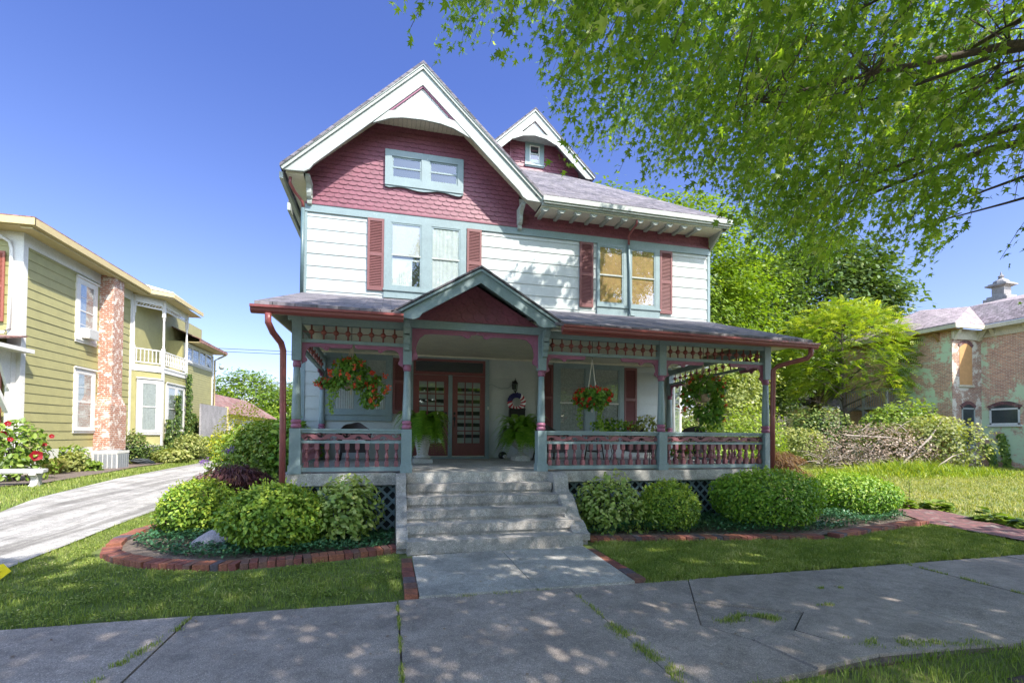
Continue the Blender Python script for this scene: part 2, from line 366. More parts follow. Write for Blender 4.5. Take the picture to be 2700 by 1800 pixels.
# ---- gable rake and arch
rk=M()
L=[(-.14,6.57),(.30,6.59),(.42,6.66),(.50,6.78),(2.96,9.07),(2.96,9.50)]
rk.pxz(L,-.6,-.55); rk.pxz([(5.92-x,z) for x,z in L][::-1],-.602,-.552)
rk.ribbon([(-.17,6.585),(2.96,9.49)],.07,-.64,-.6); rk.ribbon([(2.96,9.49),(6.09,6.585)],.07,-.641,-.601)
rk.ribbon([(-.19,6.63),(2.96,9.545)],.04,-.66,-.6); rk.ribbon([(2.96,9.545),(6.11,6.63)],.04,-.661,-.601)
rk.build('rake_board',mt['grey_green'],HOUSE)
ar=M(); ar.pxz([(1.80,7.96),(1.95,8.03),(2.2,8.14),(2.5,8.2),(2.96,8.225),(3.4,8.2),(3.7,8.14),(3.95,8.04),(4.12,7.96),(3.78,8.31),(3.4,8.39),(2.96,8.425),(2.5,8.39),(2.16,8.31)],-.59,-.54)
ar.build('gable_arch',mt['grey_green'],HOUSE)
a=M(); 
for i in range(8):
    x0=2.12+i*.211; x1=x0+.205
    zt=lambda x:9.12-abs(x-2.96)*.98
    pts=[(x0,8.28),(x1,8.28),(x1,max(8.285,zt(x1)))]+([(2.96,zt(2.96))] if x0<2.96<x1 else [])+[(x0,max(8.285,zt(x0)))]
    a.pxz(pts,-.535,-.515)
a.build('gable_infill',mt['white'],HOUSE)
a=M(); a.ribbon([(2.10,8.25),(2.955,9.05)],.045,-.575,-.536); a.ribbon([(2.965,9.05),(3.82,8.25)],.045,-.576,-.537); a.build('gable_infill_trim',mt['purple'],HOUSE)
a=M()
for i in range(25): a.box(1.62+i*.11,1.62+i*.11+.104,-.53,-.0,8.33,8.345)
# sloping soffits
for s in (-1,1):
    f=lambda x,z:(2.96+s*(2.96-x),z)
    (x0,z0),(x1,z1)=f(-.1,6.60),f(2.96,9.30)
    a.slab([(x0,-.55,z0),(x1,-.55,z1),(x1,.02,z1),(x0,.02,z0)],(0,0,.03))
a.box(-.1,.27,-.5,9,6.55,6.6); a.box(6.0,11.5,-.58,.0,6.47,6.5); a.box(11.39,11.5,-.58,10,6.47,6.5)
a.build('soffit',mt['cream'],HOUSE)
# ---- gable window apron etc come with win(); brackets
def scroll_bracket(name,x,zt,zb,parent,wd=.1,dep=.45,y0=0,mat=None):
    h=zt-zb; P=[(0,0),(-dep,0),(-dep,-.10*h),(-dep*.82,-.2*h),(-dep*.62,-.27*h),(-dep*.5,-.42*h),(-dep*.5,-.58*h),(-dep*.42,-.72*h),(-dep*.25,-.8*h),(-dep*.3,-.88*h),(-dep*.27,-.97*h),(0,-h)]
    b=M(); b.pyz([(y0+p,zt+q) for p,q in P],x-wd/2,x+wd/2)
    b.pyz([(y0-.04+p*.6,zt-.06*h+q*.7) for p,q in P],x-wd/2-.015,x+wd/2+.015)
    return b.build(name,mat or mt['grey_green'],parent)
scroll_bracket('eave_bracket',.35,6.62,6.07,HOUSE); scroll_bracket('eave_bracket',5.56,6.6,6.03,HOUSE)
# ---- main roof
def roofpart(name,polys,parent,mat,th=.07):
    r=M()
    for p in polys: r.slab(p,(0,0,th))
    return r.build(name,mat,parent)
roofpart('roof',[
 [(5.84,-.62,6.72),(11.62,-.62,6.72),(5.58,5.38,11.24),(1.53,1.33,8.2),(2.96,3.13,9.55)],
 [(11.62,-.62,6.72),(11.62,11.4,6.72),(5.58,5.38,11.24)],[(11.6,11.4,6.72),(-.4,11.4,6.72),(5.58,5.38,11.24)],
 [(-.4,11.4,6.72),(-.4,1.33,6.72),(1.53,1.33,8.2),(5.58,5.38,11.24)],
 [(-.2,-.67,6.60),(2.962,-.67,9.555),(2.962,3.3,9.555),(-.2,3.3,6.60)],[(2.962,-.67,9.555),(6.12,-.67,6.60),(6.12,.1,6.60),(2.962,3.3,9.555)]],HOUSE,mt['roof'])
f=M(); f.box(6.0,11.6,-.62,-.57,6.5,6.66); f.box(6.02,11.64,-.70,-.62,6.60,6.72); f.box(6.05,11.64,-.67,-.62,6.55,6.6); f.box(11.55,11.6,-.57,11.3,6.5,6.66)
f.box(11.6,11.66,-.62,11.3,6.6,6.71); M().box(-.42,-.34,1.3,11.3,6.5,6.7).build('left_fascia',mt['grey_green'],HOUSE); M().box(-.24,-.16,-.5,3.2,6.42,6.56).build('left_gutter',mt['grey_green'],HOUSE)
f.slab([(11.39,-.02,6.05),(11.39,-.57,6.48),(11.39,-.02,6.48)],(.06,0,0))
f.build('eave_fascia',mt['grey_green'],HOUSE)
for i in range(11):
    x=6.12+i*.452; b=M(); v=[];k=9
    pr=[(x+.105*math.cos(math.pi*j/(k-1)),6.48-.10*math.sin(math.pi*j/(k-1))) for j in range(k)]
    b.pxz(pr[::-1],-.56,-.45); b.pxz([(x-.045,6.40),(x+.045,6.40),(x+.045,6.475),(x-.045,6.475)],-.448,-.0); b.build('rafter_tail',mt['grey_green'],HOUSE)
# ---- dormer
dm=M(); dm.pxz([(5.35,9.0),(8.5,9.0),(8.5,9.66),(7.35,10.78),(6.35,10.78),(5.35,9.8)],3,3.3); fish(dm,[(5.36,9.3),(8.52,9.3),(8.5,9.66),(7.35,10.76),(6.35,10.76),(5.36,9.85)],e=.14,w=.24,y=3,pr=.028); dm.box(6.06,6.11,2.95,3,9.3,10.6)
D=dm.build('dormer',mt['burg'],HOUSE)
r=M(); r.slab([(6.8,2.45,11.22),(8.92,2.45,9.24),(8.92,3.2,9.24),(6.8,5.45,11.22)][::-1],(0,0,.06)); r.slab([(6.8,2.45,11.22),(4.68,2.45,9.24),(4.68,3.2,9.24),(6.8,5.45,11.22)],(0,0,.06)); r.build('dormer_roof',mt['roof'],D)
r=M(); r.pxz([(4.75,9.20),(5.0,9.2),(6.8,10.86),(6.8,11.2)],2.5,2.54); r.pxz([(8.85,9.20),(8.6,9.2),(6.8,10.86),(6.8,11.2)][::-1],2.502,2.542)
r.ribbon([(4.7,9.23),(6.8,11.2)],.05,2.46,2.5); r.ribbon([(6.8,11.2),(8.9,9.23)],.05,2.461,2.501)
r.pxz([(6.05,10.16),(6.4,10.32),(6.8,10.38),(7.2,10.32),(7.55,10.16),(7.35,10.42),(6.8,10.5),(6.25,10.42)],2.51,2.55)
r.box(5.9,7.7,2.55,3,10.42,10.44); r.build('dormer_rake',mt['grey_green'],D)
r=M(); r.pxz([(6.38,10.44),(7.22,10.44),(6.8,10.85)],2.56,2.57); r.build('dormer_infill',mt['white'],D)
r=M(); r.ribbon([(6.3,10.43),(6.8,10.87)],.03,2.535,2.56); r.ribbon([(6.8,10.87),(7.3,10.43)],.03,2.536,2.561); r.build('dormer_infill_trim',mt['purple'],D)
# ---- window builder: local x along wall, -y outward
def folds(x0,x1,z0,z1,y,amp=.003,per=.05,hem=0):
    c=M();n=max(6,int((x1-x0)/per*4)); v=[];f=[]
    for i in range(n+1):
        x=x0+(x1-x0)*i/n; yy=y+amp*math.sin(x/per*6.28+math.sin(x*9)*1.5); zz=z0+hem*abs(math.sin(x*11))
        v+=[(x,yy,zz),(x,yy,z1)]
    f=[(2*i,2*i+2,2*i+3,2*i+1) for i in range(n)]
    return c.add(v,f)
def win(parent,loc,rz,W,H,opens,case='teal',sashm='teal',out=.06,rail=.5,sill=True,grid=None,name='window',railm=None,cap=False,extra=None):
    """casing lies between x 0..W, z 0..H; opens = list of (x0,x1,z0,z1,back material or None)"""
    c=M(); xs=sorted(opens); z0=xs[0][2]; z1=xs[0][3]
    c.box(0,W,-out,0,z1,H); c.box(0,W,-out,0,0,z0); px=0
    for o in xs: c.box(px,o[0],-out,0,z0,z1); px=o[1]
    c.box(px,W,-out,0,z0,z1)
    if sill: c.box(-.02,W+.02,-out-.03,-out+.0,z0-.1,z0-.055)
    if cap: c.box(-.04,W+.04,-out-.05,-out+.0,H-.03,H+.03)
    if extra: extra(c)
    o_=c.build(name,mt[case],parent); o_.location=loc; o_.rotation_euler=(0,0,rz)
    for (a,b,p,q,back) in xs:
        s=M(); e=.035; yo,yi=-.050,-.034
        s.box(a,a+e,yo,yi,p,q); s.box(b-e,b,yo,yi,p,q); s.box(a+e,b-e,yo,yi,q-e,q); s.box(a+e,b-e,yo,yi,p,p+e*1.3)
        if grid:
            nx,nz=grid
            for i in range(1,nx): x=a+(b-a)*i/nx; s.box(x-.009,x+.009,-.046,-.036,p+e,q-e)
            for i in range(1,nz): z=p+(q-p)*i/nz; s.box(a+e,b-e,-.0455,-.0365,z-.009,z+.009)
        s.build('sash',mt[sashm],o_)
        if rail:
            z=p+(q-p)*rail; M().box(a+e*.5,b-e*.5,-.056,-.036,z-.02,z+.02).build('meeting_rail',mt[railm or 'grey_green'],o_)
        M().poly([(a,-.041,p),(b,-.041,p),(b,-.041,q),(a,-.041,q)]).build('pane',mt['glass'],o_)
        M().box(a,b,-.026,-.0235,p,q).build('room_shade',mt['dark'],o_)  # dark sheet behind the pane, painted as an unlit room
        if back: 
            for fn in (back if isinstance(back,list) else [back]): fn(o_,a,b,p,q)
    return o_
def cur(matn,za=0.,zb=1.,xa=0.,xb=1.,amp=.003,per=.05,nm='curtain',hem=0):
    return lambda o,a,b,p,q: folds(a+(b-a)*xa,a+(b-a)*xb,p+(q-p)*za,p+(q-p)*zb,-.0305,amp,per,hem).build(nm,mt[matn],o)
def flatback(matn,za=0.,zb=1.,nm='blind',y=-.0285): return lambda o,a,b,p,q: M().box(a,b,y-.001,y,p+(q-p)*za,p+(q-p)*zb).build(nm,mt[matn],o)
def shutter(parent,x0,x1,z0,z1,y=-.03,rz=0,loc=(0,0,0),mat='shutter',mid=.5):
    s=M(); w_=.055; zm=z0+(z1-z0)*mid
    s.box(x0,x0+w_,y-.035,y,z0,z1); s.box(x1-w_,x1,y-.035,y,z0,z1)
    for a,b in ((z0,z0+.09),(zm-.04,zm+.04),(z1-.07,z1)): s.box(x0+w_,x1-w_,y-.0345,y-.001,a,b)
    for a,b in ((z0+.09,zm-.04),(zm+.04,z1-.07)):
        n=int((b-a)/.038)
        for i in range(n):
            z=a+(b-a)*(i+.5)/n; s.slab([(x0+w_,y-.030,z-.014),(x0+w_,y-.026,z-.018),(x0+w_,y-.006,z+.014),(x0+w_,y-.010,z+.018)],(x1-x0-2*w_,0,0))
    s.box(x0+w_,x1-w_,y-.004,y-.002,z0,z1)
    o=s.build('shutter',mt[mat],parent); o.location=loc; o.rotation_euler=(0,0,rz); return o
def wavy(c):
    P=[(0,.02),(0,-.03)]+[(i*.098,-.045-.028*math.cos(i*.098/1.96*2*math.pi*2+.6)) for i in range(1,20)]+[(1.96,-.03),(1.96,.02)]
    c.pxz(P,-.055,-.01)
win(HOUSE,(2.09,0,3.99),0,2.055,1.96,[(.165,.915,.275,1.89,[flatback('blind',.42,1),cur('curtain',0,.42,.0,.7),flatback('blind',.45,.5)]),(1.16,1.90,.275,1.89,cur('curtain',0,.97,0,1,.004,.11))])
win(HOUSE,(7.81,0,3.95),0,1.93,2.0,[(.05,.785,.32,1.92,flatback('bamboo',.0,1)),(1.03,1.785,.32,1.92,flatback('bamboo',.0,1))])
win(HOUSE,(2.09,-.012,6.80),0,1.96,.89,[(.165,.89,.19,.735,None),(1.10,1.81,.19,.735,None)],extra=wavy,sill=False,out=.075,railm='teal')
for x0,x1,z0,z1 in ((1.694,2.085,4.15,5.93),(4.165,4.55,4.15,5.93),(7.29,7.69,4.13,5.92),(9.75,10.145,4.11,5.92)): shutter(HOUSE,x0,x1,z0,z1)
LC=[flatback('lace',0,1,'curtain'),cur('curtain',0,.42,.02,.98,.004,.05)]
win(HOUSE,(.754,0,.93),0,1.58,1.69,[(.18,.705,.24,1.53,LC),(.93,1.45,.24,1.53,LC)],rail=None,sashm='teal')
win(HOUSE,(6.55,0,.45),0,2.085,2.15,[(.175,.92,.15,2.01,cur('lace',0,1,0,1,.003,.05)),(1.185,1.94,.15,2.01,cur('lace',0,1,0,1,.003,.05))],rail=.48,railm='white')
for x0,x1,z0,z1 in ((2.345,2.70,1.11,2.50),(6.14,6.54,.45,2.5),(8.64,9.03,.45,2.51)): shutter(HOUSE,x0,x1,z0,z1,mid=.57)
win(D,(6.6,3.0,9.6),0,.66,.86,[(.15,.5,.14,.73,cur('curtain',0,.2))],sashm='white',out=.05)
cw=win(HOUSE,(10.30,.20,.3),R(45),1.2,2.25,[(.2,1.0,.2,2.1,cur('lace'))],case='white',sashm='white',sill=False)
# ---- entrance
dr=M(); dr.box(2.715,2.84,-.07,0,0,2.62); dr.box(4.68,4.785,-.07,0,0,2.62); dr.box(2.84,4.68,-.07,0,2.52,2.62); dr.box(2.72,4.785,-.12,0,0,.05); dr.box(3.725,3.825,-.075,-.02,.05,2.12)
dr.build('door_casing',mt['teal'],HOUSE)
tr=M(); tr.box(2.84,4.68,-.06,0,2.12,2.20); tr.box(2.84,4.68,-.06,0,2.46,2.52); tr.box(2.84,2.9,-.06,0,2.2,2.46); tr.box(4.62,4.68,-.06,0,2.2,2.46); tr.box(2.84,2.86,-.055,0,.05,2.12);tr.box(4.66,4.68,-.055,0,.05,2.12)
TR=tr.build('transom',mt['door'],HOUSE); M().poly([(2.9,-.045,2.2),(4.62,-.045,2.2),(4.62,-.045,2.46),(2.9,-.045,2.46)]).build('pane',mt['glass'],TR); M().box(2.9,4.62,-.03,-.02,2.2,2.46).build('room_shade',mt['dark'],TR)  # dark sheet stands in for the unlit hall behind the transom
mt['brass']=flat('threshold metal',(.6,.58,.55),.35,.8)
for x0,x1,hx in ((2.862,3.722,3.665),(3.828,4.658,3.885)):
    d=M(); gx0,gx1=x0+.135,x1-.11
    if x0<3: gx0,gx1=x0+.13,x1-.11
    d.box(x0,gx0,-.05,-.01,.075,2.11); d.box(gx1,x1,-.05,-.01,.075,2.11); d.box(gx0,gx1,-.05,-.01,.075,.395); d.box(gx0,gx1,-.05,-.01,1.95,2.11)
    for i in range(1,3): x=gx0+(gx1-gx0)*i/3; d.box(x-.014,x+.014,-.046,-.014,.395,1.95)
    for i in range(1,5): z=.395+1.555*i/5; d.box(gx0,gx1,-.0455,-.0145,z-.014,z+.014)
    d.box(x0+.02,x1-.02,-.054,-.05,.075,.20)
    dd=d.build('door',mt['door'],HOUSE)
    M().poly([(gx0,-.03,.395),(gx1,-.03,.395),(gx1,-.03,1.95),(gx0,-.03,1.95)]).build('pane',mt['glass'],dd)
    M().box(gx0,gx1,-.009,-.004,.39,1.96).build('room_shade',mt['dark'],dd)  # room shade behind the door glass, painted as a dark sheet
    h=M(); h.sphere((hx,-.065,1.15),.03,sc=(1,.6,1.2)); h.tube([(hx,-.06,1.05),(hx,-.1,.98),(hx,-.1,.88),(hx,-.06,.80)],[.012,.012,.01,.014],6); h.sphere((hx,-.06,1.02),.032,sc=(1,.5,1.5)); h.build('handle',mt['iron'],dd,True)
    M().box(x0,x1,-.075,-.045,.05,.07).build('threshold',mt['brass'],dd)
# ---- porch slab, steps, lattice
FY=-4.17
c=M(); c.slab([(.65,FY,-.19),(9.74,FY,-.19),(10.3,0,-.19),(.62,0,-.19)],(0,0,.19)); c.box(.80,9.6,-3.95,-.3,-1.1,-.2)
c.box(2.37,5.0,-4.3,-3.9,-1.1,-.2); c.build('porch_floor',mt['concrete'],HOUSE)
for k in range(1,6):
    M().box(2.54-.008*k,4.90+.03*k,FY-.256*k-.012,FY-.256*(k-1)+.02,-.1642*k-.115-(.06 if k==5 else 0),-.1642*k).build('step',mt['steps'],HOUSE)
    M().box(2.54-.006*k,4.90+.028*k,FY-.256*k+.012,FY+.1,-.1642*(k+1)-.05,-.1642*k-.112).build('riser',mt['steps'],HOUSE)
CH=[(-4.05,.0),(-4.32,.0),(-4.40,-.02),(-4.47,-.08),(-4.50,-.18),(-4.52,-.27),(-4.56,-.31),(-4.68,-.34),(-4.80,-.42),(-4.90,-.54),(-4.98,-.64),(-5.06,-.68),(-5.14,-.69),(-5.22,-.74),(-5.27,-.80),(-5.32,-.82),(-5.38,-.83),(-5.38,-.93),(-5.30,-.95),(-5.30,-1.1),(-4.05,-1.1)]
M().pyz(CH,4.955,5.20).build('cheek_wall',mt['steps'],HOUSE); M().pyz(CH,2.365,2.52).build('cheek_wall',mt['steps'],HOUSE)
def lattice(x0,x1,z0,z1,y):
    l=M(); reg=[(x0,z0),(x1,z0),(x1,z1),(x0,z1)]; p=.185
    for s,yy in ((1,y),(-1,y-.008)):
        x=x0-(z1-z0)-p
        while x<x1+(z1-z0)+p:
            a=(x,z0);b=(x+s*(z1-z0),z1) if s>0 else (x-(z1-z0),z1)
            q=clip([(a[0]-.028,a[1]),(a[0]+.028,a[1]),(b[0]+.028,b[1]),(b[0]-.028,b[1])],reg)
            if len(q)>2: l.pxz(q,yy,yy+.006)
            x+=p
    l.box(x0,x1,y-.02,y+.01,z1-.03,z1); l.box(x0,x1,y-.02,y+.01,z0,z0+.03)
    return l
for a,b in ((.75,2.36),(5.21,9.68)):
    o=lattice(a,b,-1.02,-.19,-4.06).build('lattice',mt['lattice'],HOUSE); M().box(a,b,-4.03,-4.01,-1.02,-.195).build('crawl_shade',mt['dark'],o)  # dark sheet behind each lattice stands in for the shade under the porch
# ---- porch posts
def post(x,y,w=.14,zt=2.5):
    h=w/2; p=M(); p.box(-h-.012,h+.012,-h-.012,h+.012,.12,.705); p.box(-h-.026,h+.026,-h-.026,h+.026,0,.13)
    o=p.build('porch_post',mt['teal'],HOUSE); o.location=(x,y,0); M().box(-h,h,-h,h,1.76,zt).build('post_head',mt['teal'],o)
    s=M(); s.lathe([(.058,.84),(.068,.86),(.070,.95),(.066,1.1),(.060,1.3),(.054,1.5),(.05,1.66)],k=16); s.build('shaft',mt['teal'],o,True)
    s=M(); s.lathe([(.062,.705),(.078,.725),(.080,.745),(.074,.768),(.062,.775),(.062,.78),(.074,.79),(.080,.81),(.074,.835),(.058,.845)],k=16); s.build('lower_collar',mt['purple'],o,True); s=M(); s.lathe([(.05,1.655),(.06,1.665),(.064,1.70),(.060,1.735),(.05,1.745),(.07,1.76)],k=16); s.build('upper_collar',mt['purple'],o,True)
    return o
PX=[.77,2.46,4.78,7.145,9.478]; PY=-4.085
for x in PX: post(x+.07,PY)
post(.70,-.075); post(10.06,-.075)
# ---- railings
BAL=M(); BAL.box(-.033,.033,-.033,.033,.375,.475); BAL.box(-.033,.033,-.033,.033,.10,.19)
BALM=None
def baluster_mesh():
    b=M(); b.v=list(BAL.v); b.f=list(BAL.f)
    b.lathe([(.027,.185),(.018,.197),(.030,.21),(.018,.222),(.034,.245),(.030,.27),(.018,.315),(.015,.33),(.027,.34),(.016,.35),(.028,.38)],k=8); return b.mesh('baluster')
BALM=baluster_mesh(); BALM.materials.append(mt['mauve'])
def railing(x0,y0,x1,y1,sp=.2,flip=1):
    L=math.hypot(x1-x0,y1-y0); rz=math.atan2(y1-y0,x1-x0)
    r=M(); r.box(0,L,-.035,.035,.03,.095); r.box(0,L,-.03,.03,.475,.515); r.box(0,L,-.045,.045,.675,.705); r.box(0,L,-.03,.03,.635,.675)
    o=r.build('railing',mt['teal'],HOUSE); o.location=(x0,y0,0); o.rotation_euler=(0,0,rz)
    n=max(2,round(L/sp)); 
    for i in range(n):
        b=bpy.data.objects.new('baluster',BALM); COL.objects.link(b); b.parent=o; b.location=((i+.5)*L/n,0,0)
    s=M(); wl=L/max(1,round(L/.42)); A=.030; zc=.575
    pts=[];ws=[]
    for i in range(int(L/.012)+1):
        x=min(i*.012,L); pts.append((x,zc+A*math.sin(x/wl*2*math.pi))); ws.append(.050+.02*math.cos(x/wl*4*math.pi))
    s.ribbon(pts,ws,-.012,.012)
    k=0;x=wl/4
    while x<L-.05:
        sg=1 if k%2==0 else -1           # curl fills the hollow of each half wave
        for dx,r0 in ((-.045,.034),(.055,.026)):
            c0=(x+dx,zc-sg*.028); sp_=[];w2=[]
            for j in range(15):
                a=j/14*4.6; rr=r0*(1-a/6.5); sp_.append((c0[0]+rr*math.cos(a)*(1 if dx<0 else -1),c0[1]-sg*rr*math.sin(a)*.9+sg*.006)); w2.append(.018-.008*j/14)
            s.ribbon(sp_,w2,-.0105,.0105)
        x+=wl/2;k+=1
    s.build('scroll_band',mt['mauve'],o)
    return o
hw=.07+.012
railing(PX[0]+.14+.012,PY,PX[1]-.012,PY,.152); railing(PX[2]+.14+.012,PY,PX[3]-.012,PY,.157); railing(PX[3]+.14+.012,PY,PX[4]-.012,PY,.155)
railing(.77,PY+.08,.70,-.16,.2); railing(PX[4]+.07,PY+.08,10.06,-.16,.2)
# ---- friezes
def frieze(x0,y0,x1,y1,n):
    L=math.hypot(x1-x0,y1-y0); rz=math.atan2(y1-y0,x1-x0)
    r=M(); r.box(0,L,-.035,.035,2.05,2.105); r.box(0,L,-.05,.05,2.335,2.39)
    o=r.build('frieze',mt['teal'],HOUSE); o.location=(x0,y0,0); o.rotation_euler=(0,0,rz)
    s0=None
    rod=M().tube([(0.01,0,2.222),(L-.01,0,2.222)],.008,6); rod.build('spindle_rod',mt['ball'],o)
    for i in range(n):
        x=L*(i+.75)/(n+.5)
        if s0 is None:
            s0=M(); s0.tube([(0,0,2.1),(0,0,2.34)],.014,8); s0.sphere((0,0,2.222),.045,14); b=s0.build('spindle',mt['ball'],o,True); 
        else: b=b.copy(); COL.objects.link(b); b.parent=o
        b.location=(x,0,0)
    return o
frieze(PX[0]+.14,PY,PX[1],PY,8); frieze(PX[2]+.14,PY,PX[3],PY,12); frieze(PX[3]+.14,PY,PX[4],PY,13)
frieze(.80,PY+.07,.72,-.15,9); frieze(PX[4]+.07,PY+.07,10.06,-.15,13)
BRS=[(0,0),(.765,0),(.75,-.05),(.72,-.066),(.40,-.066),(.398,-.095),(.367,-.113),(.335,-.105),(.31,-.078),(.26,-.062),(.2,-.058),(.13,-.063),(.087,-.09),(.06,-.135),(.052,-.18),(.05,-.22),(.076,-.255),(.076,-.285),(.045,-.305),(.016,-.32),(0,-.34)]
BRE=[(0,0),(1.085,0),(1.085,-.045),(.985,-.06),(.98,-.09),(.94,-.115),(.895,-.108),(.86,-.085),(.80,-.075),(.6,-.075),(.42,-.072),(.31,-.075),(.21,-.09),(.13,-.155),(.09,-.24),(.072,-.33),(.078,-.40),(.098,-.45),(.098,-.49),(.07,-.515),(.03,-.525),(.01,-.55),(0,-.575)]
def brk(s,loc,rz=0,P=BRS,cut=1.,th=.014):
    b=M(); f=[(s*p[0]*cut,p[1]) for p in P]
    if s<0: f=f[::-1]
    b.pxz(f[::-1],-th,th); o=b.build('porch_bracket',mt['purple'],HOUSE); o.location=loc; o.rotation_euler=(0,0,rz)
    cx,cz=((.367,-.072) if P is BRS else (.945,-.068)); c=M(); c.ribbon([(s*(cx*cut+.024*math.cos(a)),cz+.026*math.sin(a)) for a in [i*.5-1.2 for i in range(11)]],.006,-th-.003,th+.003); c.build('scroll_line',mt['ball'],o)
    return o
brk(1,(PX[0]+.14,PY,2.05)); brk(-1,(PX[1],PY,2.05)); brk(1,(PX[2]+.14,PY,2.05)); brk(-1,(PX[3],PY,2.05)); brk(1,(PX[3]+.14,PY,2.05),0,BRS,1.1); brk(-1,(PX[4],PY,2.05))
brk(1,(PX[1]+.14,PY,2.37),0,BRE); brk(-1,(PX[2],PY,2.37),0,BRE)
brk(1,(.715,-.15,2.05),R(-90)); brk(1,(10.05,-.15,2.05),R(-97)); brk(1,(PX[4]+.07,PY+.07,2.05),R(82)); brk(1,(.80,PY+.07,2.05),R(91))
# ---- porch beams, ceiling, roof
b=M(); b.box(.70,PX[1]+.02,PY-.05,PY+.05,2.39,2.47); b.box(PX[2]+.12,PX[4]+.14,PY-.05,PY+.05,2.39,2.47)
b.box(PX[1]-.03,PX[2]+.17,PY-.085,PY+.05,2.37,2.53)
b.bar((.78,PY,2.43),(.70,0,2.43),.1,.08); b.bar((PX[4]+.07,PY,2.43),(10.06,0,2.43),.1,.08)
b.build('porch_beam',mt['teal'],HOUSE)
for x,s in ((PX[1]+.055,1),(PX[2]+.10,1)): scroll_bracket('corbel',x,2.44,1.98,HOUSE,.085,.2,PY-.07,mt['teal'])
b=M(); cx0,cx1=.62,10.2
for i in range(7): y0=-4.05+i*.58; b.slab([(.66,y0,2.60),(9.6+i*.08,y0,2.60),(9.6+i*.08,y0+.572,2.60),(.62,y0+.572,2.60)],(0,0,.02))
b.box(.65,10.1,-.09,-.05,2.56,2.62); b.build('porch_ceiling',mt['cream'],HOUSE)
EY=-4.66
rz_=lambda y:2.45+(y-EY)*.3176
roofpart('porch_roof',[[(.36,EY,2.46),(2.40,EY,2.455),(2.40,0,3.93),(.22,.0,3.93)],[(2.40,-4.15,rz_(-4.15)),(4.90,-4.15,rz_(-4.15)),(4.90,0,3.93),(2.40,0,3.93)],[(4.90,EY,2.445),(10.08,EY,2.43),(11.40,.0,3.93),(4.90,.0,3.93)]],HOUSE,mt['roof'],.05)
b=M(); b.slab([(.40,EY+.03,2.44),(2.38,EY+.03,2.44),(2.38,-.02,3.9),(.26,-.02,3.90)],(0,0,.01)); b.slab([(4.92,EY+.03,2.42),(10.02,EY+.03,2.41),(11.32,-.02,3.90),(4.92,-.02,3.9)],(0,0,.01))
b.slab([(.44,EY+.06,2.38),(PX[1]-.03,EY+.06,2.38),(PX[1]-.03,PY,2.47),(.44,PY,2.47)],(0,0,.015)); b.slab([(PX[2]+.17,EY+.06,2.36),(10.0,EY+.06,2.36),(9.9,PY,2.47),(PX[2]+.17,PY,2.47)],(0,0,.015))
b.pyz([(EY+.05,2.40),(0,3.88),(0,2.62),(PY,2.47)],.42,.45); b.slab([(9.98,EY+.05,2.38),(11.3,0,3.88),(10.3,0,2.62),(9.75,PY,2.47)],(.02,0,0))
b.build('porch_roof_deck',mt['cream'],HOUSE)
def gutter(x0,z0,x1,z1,parent):
    P=[(0,0),(-.055,.0),(-.085,.03),(-.095,.065),(-.12,.075),(-.12,.11),(-.11,.11),(-.10,.09),(-.02,.1),(0,.11)]
    v=[(x0,EY+p,z0+q) for p,q in P]+[(x1,EY+p,z1+q) for p,q in P]; n=len(P)
    g=M().add(v,[(i,(i+1)%n,n+(i+1)%n,n+i) for i in range(n)]+[tuple(range(n-1,-1,-1)),tuple(range(n,2*n))]); g.box(x0+.02,x1-.02,EY,EY+.04,min(z0,z1)+.01,min(z0,z1)+.12)
    return g.build('gutter',mt['gutter'],parent)
gutter(.33,2.325,2.44,2.325,HOUSE); gutter(5.0,2.33,10.13,2.29,HOUSE)
def square_tube(pts,w,h):
    m_=M()
    for a,b in zip(pts,pts[1:]): m_.bar(a,b,w,h,(0,1,0) if abs(Vector(b)[2]-Vector(a)[2])>.02 else (0,0,1))
    return m_
def dspout(pts,r,mat,name='downspout'):
    d=M(); d.tube(pts,r,8)
    for p in (pts[len(pts)//2],): pass
    return d.build(name,mt[mat],HOUSE,True)
dspout([(.56,-4.72,2.33),(.56,-4.71,2.2),(.60,-4.6,2.08),(.68,-4.45,1.96),(.70,-4.4,1.86),(.71,-4.39,.8),(.72,-4.39,-.95)],.046,'gutter')
dspout([(9.98,-4.72,2.30),(9.99,-4.70,2.18),(9.95,-4.66,2.12),(9.75,-4.5,2.06),(9.58,-4.35,2.0),(9.52,-4.31,1.93),(9.51,-4.30,1.0),(9.51,-4.30,-.15)],.045,'gutter')
dspout([(8.74,-.55,6.46),(8.75,-.5,6.36),(8.74,-.25,6.28),(8.73,-.11,6.2),(8.74,-.1,5.95)],.032,'gutter')
dspout([(8.74,-.1,5.95),(8.77,-.1,5.2),(8.78,-.1,4.05),(8.80,-.11,3.98),(8.90,-.16,3.955)],.031,'teal')
dspout([(-.02,-.42,6.5),(-.03,-.4,6.38),(.05,-.25,6.25),(.19,-.08,6.12),(.2,-.06,5.98)],.036,'gutter')
dspout([(.2,-.06,5.98),(.2,-.06,3.92)],.042,'tealdark')
